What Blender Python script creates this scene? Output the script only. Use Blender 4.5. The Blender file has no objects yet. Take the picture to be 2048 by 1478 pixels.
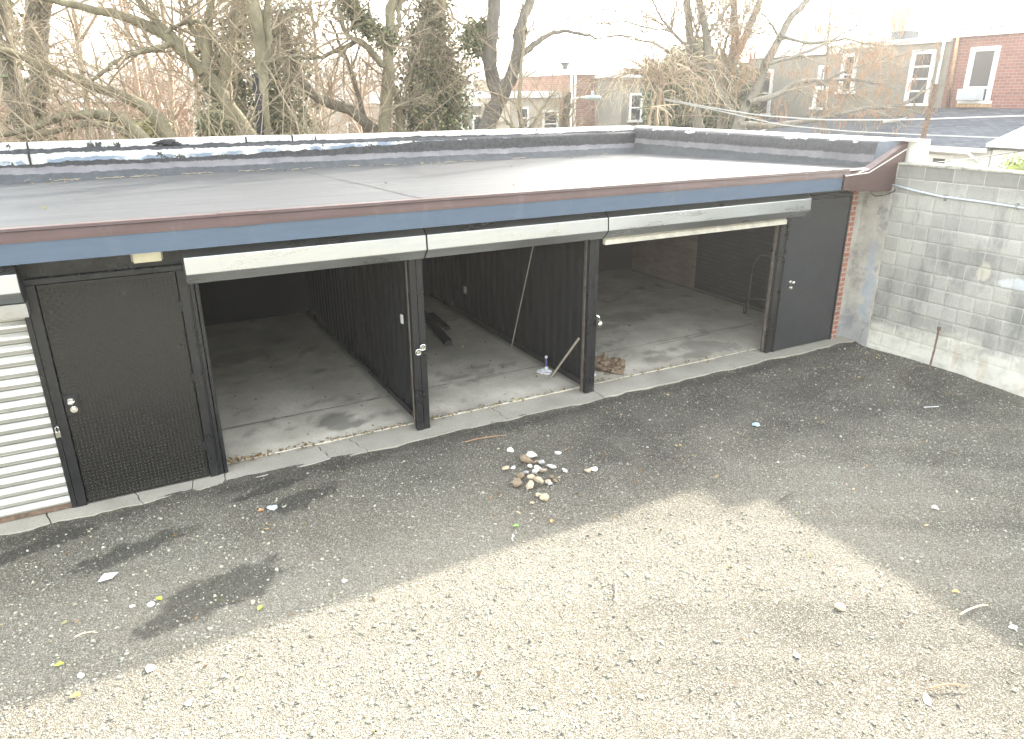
import bpy, bmesh, math, random
import numpy as np
from mathutils import Vector, Matrix
random.seed(7); rng = np.random.default_rng(11)
S = bpy.context.scene; C = S.collection
SUN_STR, SKY_STR, EXPOSURE, HAZE = 2.0, .15, 3.0, .0015
# ---------------------------------------------------------------- camera frame
F = 1449.095
RM = np.array([[0.8806212, -0.4737915, -0.00528411], [-0.1710625, -0.30750891, -0.93604268], [0.44186415, 0.82520294, -0.35184682]]).T
RM = RM.T if False else np.array([[0.8806212, -0.1710625, 0.44186415], [-0.4737915, -0.30750891, 0.82520294], [-0.00528411, -0.93604268, -0.35184682]])
CAMZ = 3.5
def at(px, py, Y):
    """point at depth Y (metres behind the camera's own line) seen in direction (px, py) of the survey photo"""
    r = RM @ np.array([px - 1024., py - 739., F]); t = Y / r[1]
    return np.array([r[0]*t, Y, CAMZ + r[2]*t])
def atz(px, py, z):
    r = RM @ np.array([px - 1024., py - 739., F]); t = (z - CAMZ) / r[2]
    return np.array([r[0]*t, r[1]*t, z])
# ---------------------------------------------------------------- tags
def tag(o, label=None, cat=None, group=None, kind=None):
    if label: o['label'] = label
    if cat: o['category'] = cat
    if group: o['group'] = group
    if kind: o['kind'] = kind
    return o
def empty(name, loc=(0, 0, 0)):
    o = bpy.data.objects.new(name, None); C.objects.link(o); o.location = loc
    o.empty_display_size = .1
    return o
# ---------------------------------------------------------------- mesh helpers
class MB:
    def __init__(s): s.v = []; s.f = []
    def add(s, vs, fs):
        o = len(s.v); s.v += [tuple(map(float, p)) for p in vs]; s.f += [tuple(i + o for i in f) for f in fs]; return s
    def box(s, x0, x1, y0, y1, z0, z1):
        return s.add([(x0,y0,z0),(x1,y0,z0),(x1,y1,z0),(x0,y1,z0),(x0,y0,z1),(x1,y0,z1),(x1,y1,z1),(x0,y1,z1)],
                     [(0,3,2,1),(4,5,6,7),(0,1,5,4),(1,2,6,5),(2,3,7,6),(3,0,4,7)])
    def prism(s, prof, axis, a, b):
        n = len(prof); vs = []
        for t in (a, b):
            for (u, w) in prof:
                vs.append((t,u,w) if axis == 'x' else (u,t,w) if axis == 'y' else (u,w,t))
        fs = [tuple(range(n)), tuple(range(2*n-1, n-1, -1))]
        fs += [(i, (i+1) % n, n+(i+1) % n, n+i) for i in range(n)]
        return s.add(vs, fs)
    def sheet(s, prof, axis, a, b, t=0.002):      # open folded sheet with a little thickness
        n = len(prof); q = [np.array(p) for p in prof]; off = []
        for i in range(n):
            d = q[min(i+1, n-1)] - q[max(i-1, 0)]; d = d/np.linalg.norm(d); off.append(q[i] + t*np.array([-d[1], d[0]]))
        return s.prism([tuple(p) for p in q] + [tuple(p) for p in off[::-1]], axis, a, b)
    def tube(s, path, r, k=8, cap=True):
        P = np.array(path, float); n = len(P); R = np.full(n, r) if np.isscalar(r) else np.array(r)
        o = len(s.v)
        for i in range(n):
            t = P[min(i+1, n-1)] - P[max(i-1, 0)]; t = t/np.linalg.norm(t)
            ref = np.array([0,0,1.]) if abs(t[2]) < .9 else np.array([1.,0,0])
            u = np.cross(t, ref); u /= np.linalg.norm(u); w = np.cross(t, u)
            for j in range(k):
                a = 2*math.pi*j/k; s.v.append(tuple(P[i] + R[i]*(math.cos(a)*u + math.sin(a)*w)))
        for i in range(n-1):
            for j in range(k):
                s.f.append((o+i*k+j, o+i*k+(j+1) % k, o+(i+1)*k+(j+1) % k, o+(i+1)*k+j))
        if cap:
            s.f.append(tuple(o+j for j in range(k))); s.f.append(tuple(o+(n-1)*k+j for j in range(k-1, -1, -1)))
        return s
    def ball(s, c, r, sx=1, sy=1, sz=1, n=10):
        pts = []; 
        for i in range(n//2+1):
            th = math.pi*i/(n//2)
            for j in range(n):
                ph = 2*math.pi*j/n
                pts.append((c[0]+r*sx*math.sin(th)*math.cos(ph), c[1]+r*sy*math.sin(th)*math.sin(ph), c[2]+r*sz*math.cos(th)))
        fs = [(i*n+j, i*n+(j+1) % n, (i+1)*n+(j+1) % n, (i+1)*n+j) for i in range(n//2) for j in range(n)]
        return s.add(pts, fs)
    def build(s, name, mat, parent=None, bevel=0, smooth=False):
        me = bpy.data.meshes.new(name); me.from_pydata(s.v, [], s.f)
        bm = bmesh.new(); bm.from_mesh(me); bmesh.ops.remove_doubles(bm, verts=bm.verts, dist=1e-5)
        bmesh.ops.recalc_face_normals(bm, faces=bm.faces); bm.to_mesh(me); bm.free()
        if smooth: me.polygons.foreach_set('use_smooth', [True]*len(me.polygons))
        o = bpy.data.objects.new(name, me); C.objects.link(o); me.materials.append(mat)
        if parent is not None:
            o.parent = parent; o.matrix_parent_inverse = Matrix.Translation(parent.location).inverted()
        if bevel:
            b = o.modifiers.new('bevel', 'BEVEL'); b.width = bevel; b.segments = 2; b.limit_method = 'ANGLE'
        return o
def crumple(mb, c, r, seed, sq=.5, n=14):
    R_ = random.Random(seed); vs = []; m = n//2
    for i in range(m+1):
        for j in range(n):
            th = math.pi*i/m; ph = 2*math.pi*j/n; rr = r*R_.uniform(.6, 1.15)
            vs.append((c[0]+rr*math.sin(th)*math.cos(ph), c[1]+rr*math.sin(th)*math.sin(ph), c[2]+max(-r*sq*.9, rr*sq*math.cos(th))))
    return mb.add(vs, [(i*n+j, i*n+(j+1) % n, (i+1)*n+(j+1) % n, (i+1)*n+j) for i in range(m) for j in range(n)])
def npmesh(name, V, Fa, mat, parent=None, smooth=True, attr=None, col=None):
    V = np.asarray(V, np.float32); Fa = np.asarray(Fa, np.int32); k = Fa.shape[1]
    me = bpy.data.meshes.new(name)
    me.vertices.add(len(V)); me.vertices.foreach_set('co', V.ravel())
    me.loops.add(Fa.size); me.loops.foreach_set('vertex_index', Fa.ravel())
    me.polygons.add(len(Fa)); me.polygons.foreach_set('loop_start', np.arange(0, Fa.size, k, dtype=np.int32))
    me.polygons.foreach_set('loop_total', np.full(len(Fa), k, np.int32))
    if smooth: me.polygons.foreach_set('use_smooth', np.ones(len(Fa), bool))
    me.update(calc_edges=True)
    for nm, a in (attr or {}).items():
        A = me.attributes.new(nm, 'FLOAT', 'POINT'); A.data.foreach_set('value', np.asarray(a, np.float32))
    if col is not None:
        A = me.attributes.new('tint', 'FLOAT_COLOR', 'POINT'); A.data.foreach_set('color', np.asarray(col, np.float32).ravel())
    o = bpy.data.objects.new(name, me); C.objects.link(o); me.materials.append(mat)
    if parent is not None:
        o.parent = parent; o.matrix_parent_inverse = Matrix.Translation(parent.location).inverted()
    return o
def tubes_np(P, R, k):
    """P (m,n,3), R (m,n) -> verts, quads"""
    m, n, _ = P.shape
    T = np.empty_like(P); T[:, 1:-1] = P[:, 2:] - P[:, :-2]; T[:, 0] = P[:, 1]-P[:, 0]; T[:, -1] = P[:, -1]-P[:, -2]
    T /= np.linalg.norm(T, axis=2, keepdims=True) + 1e-9
    ref = np.zeros_like(T); ref[..., 1] = 1; bad = np.abs(T[..., 1]) > .93; ref[bad] = (1, 0, 0)
    u = np.cross(T, ref); u /= np.linalg.norm(u, axis=2, keepdims=True) + 1e-9; w = np.cross(T, u)
    a = np.arange(k)*2*math.pi/k
    V = P[:, :, None, :] + R[:, :, None, None]*(np.cos(a)[None, None, :, None]*u[:, :, None, :] + np.sin(a)[None, None, :, None]*w[:, :, None, :])
    idx = np.arange(m*n*k).reshape(m, n, k)
    q = np.stack([idx[:, :-1, :], np.roll(idx, -1, 2)[:, :-1, :], np.roll(idx, -1, 2)[:, 1:, :], idx[:, 1:, :]], -1).reshape(-1, 4)
    return V.reshape(-1, 3), q
def cat(parts):
    V = []; Q = []; o = 0
    for v, q in parts: V.append(v); Q.append(q + o); o += len(v)
    return np.concatenate(V), np.concatenate(Q)
def fbm(x, y, seed=0, octs=4, f0=1.0):
    r = np.random.default_rng(seed); out = np.zeros_like(x, float); amp = 1; f = f0
    for _ in range(octs):
        for _ in range(3):
            th = r.uniform(0, 2*math.pi); ph = r.uniform(0, 2*math.pi)
            out += amp/3*np.sin(f*(x*math.cos(th) + y*math.sin(th)) + ph + 1.3*np.sin(f*.6*(x*math.sin(th*2) - y*math.cos(th*2)) + ph*2))
        amp *= .55; f *= 2.03
    return out
# ---------------------------------------------------------------- materials
class NT:
    def __init__(s, name):
        s.m = bpy.data.materials.new(name); s.m.use_nodes = True; s.t = s.m.node_tree
        s.b = s.t.nodes['Principled BSDF']; s._p = None
    def n(s, typ, **kw):
        nd = s.t.nodes.new(typ)
        for k, v in kw.items(): setattr(nd, k, v)
        return nd
    def l(s, a, b): s.t.links.new(a, b)
    @property
    def pos(s):
        if s._p is None: s._p = s.n('ShaderNodeNewGeometry').outputs['Position']
        return s._p
    def mapping(s, scale=(1,1,1), rot=(0,0,0), loc=(0,0,0), src=None):
        m = s.n('ShaderNodeMapping'); s.l(src or s.pos, m.inputs['Vector'])
        m.inputs['Scale'].default_value = scale; m.inputs['Rotation'].default_value = rot; m.inputs['Location'].default_value = loc
        return m.outputs[0]
    def noise(s, scale, detail=4, rough=.6, vec=None, dist=0):
        nd = s.n('ShaderNodeTexNoise'); s.l(vec or s.pos, nd.inputs['Vector'])
        nd.inputs['Scale'].default_value = scale; nd.inputs['Detail'].default_value = detail; nd.inputs['Roughness'].default_value = rough
        nd.inputs['Distortion'].default_value = dist
        return nd.outputs['Fac']
    def voro(s, scale, vec=None, out='Color', feature='F1'):
        nd = s.n('ShaderNodeTexVoronoi', feature=feature); s.l(vec or s.pos, nd.inputs['Vector']); nd.inputs['Scale'].default_value = scale
        return nd.outputs[out]
    def ramp(s, fac, stops, interp='LINEAR'):
        nd = s.n('ShaderNodeValToRGB'); nd.color_ramp.interpolation = interp; e = nd.color_ramp.elements
        while len(e) < len(stops): e.new(.5)
        for el, (p, c) in zip(e, stops):
            el.position = p; el.color = (*c, 1) if not np.isscalar(c) else (c, c, c, 1)
        s.l(fac, nd.inputs['Fac']); return nd.outputs['Color']
    def mix(s, fac, a, b, mode='MIX'):
        nd = s.n('ShaderNodeMix', data_type='RGBA', blend_type=mode)
        for sock, v in ((nd.inputs[0], fac), (nd.inputs[6], a), (nd.inputs[7], b)):
            if isinstance(v, bpy.types.NodeSocket): s.l(v, sock)
            elif np.isscalar(v): sock.default_value = v
            else: sock.default_value = (*v, 1)
        return nd.outputs[2]
    def math(s, op, a, b=0., c=None, clamp=False):
        nd = s.n('ShaderNodeMath', operation=op, use_clamp=clamp)
        for i, v in enumerate((a, b) if c is None else (a, b, c)):
            if isinstance(v, bpy.types.NodeSocket): s.l(v, nd.inputs[i])
            else: nd.inputs[i].default_value = v
        return nd.outputs[0]
    def sep(s, vec=None):
        nd = s.n('ShaderNodeSeparateXYZ'); s.l(vec or s.pos, nd.inputs[0]); return nd.outputs
    def comb(s, x, y, z):
        nd = s.n('ShaderNodeCombineXYZ')
        for i, v in enumerate((x, y, z)):
            if isinstance(v, bpy.types.NodeSocket): s.l(v, nd.inputs[i])
            else: nd.inputs[i].default_value = v
        return nd.outputs[0]
    def attr(s, name, out='Fac'):
        nd = s.n('ShaderNodeAttribute'); nd.attribute_name = name; return nd.outputs[out]
    def set(s, col=None, rough=None, metal=None, spec=None, bump=None, bstr=.3, bdist=.01):
        for key, v in (('Base Color', col), ('Roughness', rough), ('Metallic', metal), ('Specular IOR Level', spec)):
            if v is None: continue
            if isinstance(v, bpy.types.NodeSocket): s.l(v, s.b.inputs[key])
            else: s.b.inputs[key].default_value = v if np.isscalar(v) else (*v, 1)
        if bump is not None:
            bn = s.n('ShaderNodeBump'); bn.inputs['Strength'].default_value = bstr; bn.inputs['Distance'].default_value = bdist
            s.l(bump, bn.inputs['Height']); s.l(bn.outputs[0], s.b.inputs['Normal'])
        return s.m
def simple(name, col, rough=.6, metal=0, var=.25, scale=6, bump=.15, spec=.5):
    t = NT(name); f = t.noise(scale, 5)
    c = t.ramp(f, [(.3, tuple(x*(1-var) for x in col)), (.7, tuple(min(1, x*(1+var)) for x in col))])
    fine = t.noise(scale*9, 3)
    return t.set(c, t.ramp(f, [(.3, max(0, rough-.08)), (.7, min(1, rough+.08))]), metal, spec, fine, bump, .004)
def dblend(t, z, a, b):      # smooth 0..1 between a and b
    nd = t.n('ShaderNodeMapRange', interpolation_type='SMOOTHSTEP'); t.l(z, nd.inputs[0]); nd.inputs[1].default_value = a; nd.inputs[2].default_value = b
    return nd.outputs[0]

def m_gravel():
    t = NT('gravel'); d = t.attr('chips'); st = t.attr('stain')
    fines = t.ramp(t.noise(2.2, 6), [(.3, (.070,.065,.057)), (.7, (.142,.129,.104))])
    fines = t.mix(d, fines, t.ramp(t.noise(1.1, 4), [(.35, (.23,.192,.14)), (.65, (.19,.175,.145))]))
    cell = t.voro(150); cs = t.n('ShaderNodeSeparateColor'); t.l(cell, cs.inputs[0])
    chipcol = t.ramp(cs.outputs[1], [(0, (.18,.165,.135)), (.55, (.29,.27,.22)), (1, (.46,.43,.365))])
    thr = t.math('MULTIPLY_ADD', d, .68, .12)
    isch = t.math('LESS_THAN', cs.outputs[0], thr)
    c = t.mix(isch, fines, chipcol)
    cell2 = t.voro(34); c2 = t.n('ShaderNodeSeparateColor'); t.l(cell2, c2.inputs[0])
    is2 = t.math('MULTIPLY', t.math('LESS_THAN', c2.outputs[0], t.math('MULTIPLY', d, .2)), t.math('LESS_THAN', t.voro(34, out='Distance'), .33))
    c = t.mix(is2, c, t.ramp(c2.outputs[2], [(0, (.26,.24,.2)), (1, (.5,.47,.41))]))
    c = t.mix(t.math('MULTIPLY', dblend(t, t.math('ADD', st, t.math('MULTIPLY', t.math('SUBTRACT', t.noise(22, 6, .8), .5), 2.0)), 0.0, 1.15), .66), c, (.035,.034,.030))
    h = t.math('ADD', t.voro(150, out='Distance'), t.math('MULTIPLY', t.noise(40, 4), 1.4))
    return t.set(c, .92, 0, .25, h, 1.0, .016)
def m_concrete(name, a, b, stain=True):
    t = NT(name); f = t.noise(1.7, 6, .65); g = t.noise(60, 3)
    c = t.ramp(f, [(.28, a), (.72, b)])
    c = t.mix(t.ramp(g, [(.35, .35), (.6, 0)]), c, tuple(x*.6 for x in a))
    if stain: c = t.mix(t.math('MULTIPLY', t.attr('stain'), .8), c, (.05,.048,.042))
    return t.set(c, t.ramp(f, [(.3, .62), (.7, .9)]), 0, .35, t.noise(90, 4), .35, .004)
def m_felt():
    t = NT('roof_felt'); v = t.mapping((.3, 7, 1)); f = t.noise(1.3, 6, .7, v, .8); g = t.noise(1.1, 4)
    c = t.ramp(f, [(.25, (.024,.0255,.028)), (.5, (.044,.0455,.048)), (.75, (.085,.084,.082))])  # streaks painted in for grazing light and tree shadows on the roof
    c = t.mix(t.ramp(g, [(.4, 0.), (.65, .45)]), c, (.042,.042,.043))
    y = t.sep()[1]
    # lap seam every ~0.95 m, drawn very thin
    fr = t.math('FRACT', t.math('MULTIPLY', t.math('ADD', y, t.math('MULTIPLY', t.noise(1.2), .03)), 1.05))
    lap = t.math('LESS_THAN', fr, .012)
    c = t.mix(t.math('MULTIPLY', lap, .5), c, (.05,.05,.055))
    h = t.math('ADD', t.math('MULTIPLY', t.noise(260, 2), .5), t.math('MULTIPLY', f, 2.))
    return t.set(c, .6, 0, .4, h, .35, .008)
def m_parapet(axis):
    """tar, felt and flaking white coat in ragged bands by height"""
    t = NT('parapet_coating'); s = t.sep(); z = s[2]; al = s[0] if axis == 'x' else s[1]
    n1 = t.noise(5, 6, .7); n2 = t.noise(1.1, 5, .6); zz = t.math('ADD', z, t.math('MULTIPLY', t.math('SUBTRACT', n1, .5), .085))
    felt = t.ramp(t.noise(9, 5), [(.3, (.035,.038,.042)), (.7, (.06,.064,.07))])
    grey = t.ramp(t.noise(3, 5), [(.3, (.11,.105,.115)), (.7, (.19,.18,.19))])
    tar = t.ramp(t.noise(14, 6, .7), [(.35, (.012,.012,.014)), (.7, (.05,.05,.056))])
    white = t.ramp(t.noise(7, 6, .7), [(.25, (.22,.22,.21)), (.4, (.44,.44,.40)), (.65, (.66,.66,.61))])
    if axis == 'x':
        c = t.mix(dblend(t, zz, 2.528, 2.538), felt, grey)
        c = t.mix(dblend(t, zz, 2.612, 2.622), c, tar)
        fade = t.math('MAXIMUM', t.math('MULTIPLY', t.math('SUBTRACT', al, 1.4), .026), 0.)
        zw = t.math('SUBTRACT', zz, t.math('ADD', fade, t.math('MULTIPLY', t.math('SUBTRACT', n2, .5), .13)))
        gaps = t.math('LESS_THAN', t.math('ADD', t.noise(2.3, 6, .75), t.math('MULTIPLY', fade, .8)), .60)
        blue = t.mix(dblend(t, t.noise(2.1, 4), .45, .6), (.16,.20,.26), white)
        c = t.mix(t.math('MULTIPLY', dblend(t, zw, 2.672, 2.680), gaps), c, t.mix(dblend(t, zw, 2.72, 2.74), blue, white))
        c = t.mix(dblend(t, zz, 2.797, 2.803), c, tar)
        brk = t.math('LESS_THAN', t.noise(1.7, 6, .75, t.mapping((1, 1, .4))), .60)
        c = t.mix(t.math('MULTIPLY', dblend(t, t.math('SUBTRACT', zz, t.math('MULTIPLY', t.math('SUBTRACT', n2, .5), .06)), 2.855, 2.862), brk), c, white)
    else:
        c = t.mix(dblend(t, zz, 2.61, 2.622), felt, grey)
        c = t.mix(t.math('MULTIPLY', dblend(t, zz, 2.70, 2.72), .85), c, tar)
        pat = t.math('GREATER_THAN', t.noise(3.2, 6, .75), .53)
        w2 = t.math('MULTIPLY', dblend(t, zz, 2.865, 2.875), pat)
        c = t.mix(w2, c, white)
    return t.set(c, .6, 0, .45, t.math('ADD', t.noise(22, 6), n1), .6, .02)
def m_block():
    t = NT('concrete_block'); s = t.sep()
    v = t.comb(s[1], t.math('SUBTRACT', s[2], .02), 0.)
    br = t.n('ShaderNodeTexBrick'); t.l(v, br.inputs['Vector'])
    br.inputs['Scale'].default_value = 1; br.inputs['Brick Width'].default_value = .4; br.inputs['Row Height'].default_value = .2
    br.inputs['Mortar Size'].default_value = .0055; br.inputs['Mortar Smooth'].default_value = .3; br.inputs['Bias'].default_value = 0
    br.offset = .5; br.offset_frequency = 2; br.inputs['Color1'].default_value = (.0, .0, .0, 1); br.inputs['Color2'].default_value = (1, 1, 1, 1); br.inputs['Mortar'].default_value = (.5,.5,.5,1)
    tone = t.ramp(br.outputs['Color'], [(0, (.24,.235,.22)), (1, (.40,.39,.36))])
    big = t.noise(1.3, 6, .65)
    c = t.mix(t.ramp(big, [(.35, 0.), (.7, .75)]), tone, (.40,.385,.345))
    c = t.mix(t.ramp(t.noise(120, 3, .7), [(.36, .5), (.5, 0.)]), c, (.12,.118,.11))
    dk = t.noise(2.3, 5, .7, t.mapping((1, 1, .45)))
    c = t.mix(t.ramp(dk, [(.48, 0.), (.64, .6)]), c, (.12,.12,.122))
    # darker towards the top course
    c = t.mix(t.math('MULTIPLY', dblend(t, t.math('ADD', s[2], t.math('MULTIPLY', big, .3)), 2.3, 2.75), .55), c, (.09,.088,.083))
    c = t.mix(t.math('MULTIPLY', br.outputs['Fac'], t.ramp(t.noise(3.1), [(.35, .15), (.6, .8)])), c, (.50,.485,.44))
    # parging along the foot
    zb = t.math('ADD', s[2], t.math('ADD', t.math('MULTIPLY', t.math('SUBTRACT', big, .5), 1.3), t.math('MULTIPLY', s[1], .11)))
    pg = t.math('SUBTRACT', 1., dblend(t, zb, .86, 1.1))
    pc = t.ramp(t.noise(4, 6, .7), [(.3, (.38,.36,.31)), (.55, (.60,.58,.52)), (.8, (.44,.37,.29))])
    c = t.mix(t.math('MULTIPLY', pg, .85), c, pc)
    for (py, pz, ry, rz, col, k) in ((5.17, 1.38, .10, .13, (.50,.46,.38), .65), (4.75, 1.30, .22, .09, (.55,.57,.60), .6), (5.25, 1.05, .12, .25, (.42,.40,.37), .5), (5.28, .22, .05, .25, (.34,.22,.13), .28), (4.9, .12, .07, .2, (.36,.24,.14), .22)):
        dy = t.math('DIVIDE', t.math('SUBTRACT', s[1], py), ry); dz = t.math('DIVIDE', t.math('SUBTRACT', s[2], pz), rz)
        rr = t.math('ADD', t.math('ADD', t.math('MULTIPLY', dy, dy), t.math('MULTIPLY', dz, dz)), t.math('MULTIPLY', t.math('SUBTRACT', t.noise(9, 5), .5), 2.4))
        c = t.mix(t.math('MULTIPLY', t.math('SUBTRACT', 1., dblend(t, rr, .4, 1.0)), k), c, col)
    h = t.math('SUBTRACT', t.math('MULTIPLY', t.noise(70, 4), .35), t.math('MULTIPLY', br.outputs['Fac'], t.math('SUBTRACT', 1., pg)))
    return t.set(c, .92, 0, .25, h, .6, .012)
def m_brick(name, c1, c2, mortar, axis='x', bw=.215, rh=.075, ms=.009, off=0.):
    t = NT(name); s = t.sep(); v = t.comb(s[0] if axis == 'x' else s[1], t.math('ADD', s[2], off), 0.)
    br = t.n('ShaderNodeTexBrick'); t.l(v, br.inputs['Vector']); br.inputs['Scale'].default_value = 1
    br.inputs['Brick Width'].default_value = bw; br.inputs['Row Height'].default_value = rh; br.inputs['Mortar Size'].default_value = ms
    br.inputs['Color1'].default_value = (*c1, 1); br.inputs['Color2'].default_value = (*c2, 1); br.inputs['Mortar'].default_value = (*mortar, 1)
    c = t.mix(t.ramp(t.noise(2, 5), [(.35, 0.), (.7, .35)]), br.outputs['Color'], tuple(x*.5 for x in c1))
    h = t.math('SUBTRACT', t.math('MULTIPLY', t.noise(60), .3), br.outputs['Fac'])
    return t.set(c, .88, 0, .3, h, .5, .008)
def m_stucco_side():
    t = NT('patched_stucco'); s = t.sep(); big = t.noise(2.6, 6, .7)
    c = t.ramp(big, [(.3, (.27,.255,.225)), (.6, (.42,.40,.36)), (.8, (.50,.47,.41))])
    c = t.mix(t.ramp(t.noise(3.3, 5, .7, t.mapping((1,1,1), loc=(4,2,7))), [(.52, 0.), (.66, .7)]), c, (.13,.135,.145))
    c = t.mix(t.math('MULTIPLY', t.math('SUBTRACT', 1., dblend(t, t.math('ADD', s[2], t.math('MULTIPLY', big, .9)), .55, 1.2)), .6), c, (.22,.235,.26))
    dy = t.math('SUBTRACT', s[1], t.math('ADD', 6.72, t.math('MULTIPLY', t.math('SUBTRACT', t.noise(3.5, 3), .5), .35)))
    st = t.math('SUBTRACT', 1., dblend(t, t.math('ABSOLUTE', dy), .03, .075))
    zb = t.math('MULTIPLY', dblend(t, s[2], .25, .5), t.math('SUBTRACT', 1., dblend(t, s[2], 1.4, 1.6)))
    c = t.mix(t.math('MULTIPLY', t.math('MULTIPLY', st, zb), .5), c, (.25,.32,.42))
    return t.set(c, .9, 0, .25, t.noise(25, 5), .5, .015)
def m_bark(name, a, b):
    t = NT(name); f = t.noise(7, 6, .7, t.mapping((1, 1, .3))); 
    c = t.ramp(f, [(.3, a), (.7, b)])
    return t.set(c, .9, 0, .2, t.noise(30, 4, .7, t.mapping((1,1,.25))), .7, .02)
def m_tint(name, rough=.8, spec=.3, bump=0):
    t = NT(name); c = t.attr('tint', 'Color')
    c = t.mix(t.ramp(t.noise(45, 4), [(.35, .0), (.7, .35)]), c, (.25,.23,.19))
    return t.set(c, rough, 0, spec, t.noise(80, 3), .3, .004)
def m_leafy(name):
    t = NT(name); t.set(t.attr('tint', 'Color'), .55, 0, .4)
    return t.m
def m_galv(name, base=(.62,.63,.63), rough=.36, metal=.9):
    t = NT(name); f = t.noise(3, 5, .6, t.mapping((.5, 3, 3))); g = t.noise(20, 3); dr = t.noise(5, 6, .7, t.mapping((1, 1, .3)))
    c = t.mix(t.ramp(f, [(.35, 0.), (.75, .55)]), base, tuple(x*.68 for x in base))
    c = t.mix(t.ramp(dr, [(.55, 0.), (.85, .3)]), c, (.22,.215,.20))
    return t.set(c, t.ramp(f, [(.3, rough-.08), (.7, rough+.14)]), metal, .5, t.math('ADD', g, t.math('MULTIPLY', t.noise(2.2, 2), 4.)), .08, .004)
def m_blackpaint(name, col=(.012,.0125,.014), rough=.32, var=.1, wear=.3):
    t = NT(name); f = t.noise(4, 5); d = t.noise(2.1, 6, .7)
    c = t.mix(t.ramp(d, [(.55, 0.), (.85, wear)]), col, tuple(x*1.8 + .004 for x in col))
    return t.set(c, t.ramp(f, [(.3, rough-var), (.7, rough+var)]), 0, .5, t.noise(25, 2), .02, .003)
def m_shingle():
    t = NT('asphalt_shingle'); s = t.sep()
    br = t.n('ShaderNodeTexBrick'); t.l(t.comb(s[1], s[0], 0.), br.inputs['Vector']); br.inputs['Scale'].default_value = 1
    br.inputs['Brick Width'].default_value = .32; br.inputs['Row Height'].default_value = .15; br.inputs['Mortar Size'].default_value = .012
    br.inputs['Color1'].default_value = (.055,.064,.082,1); br.inputs['Color2'].default_value = (.10,.112,.135,1); br.inputs['Mortar'].default_value = (.03,.035,.045,1)
    return t.set(br.outputs['Color'], .85, 0, .3, br.outputs['Fac'], .4, .01)
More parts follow.
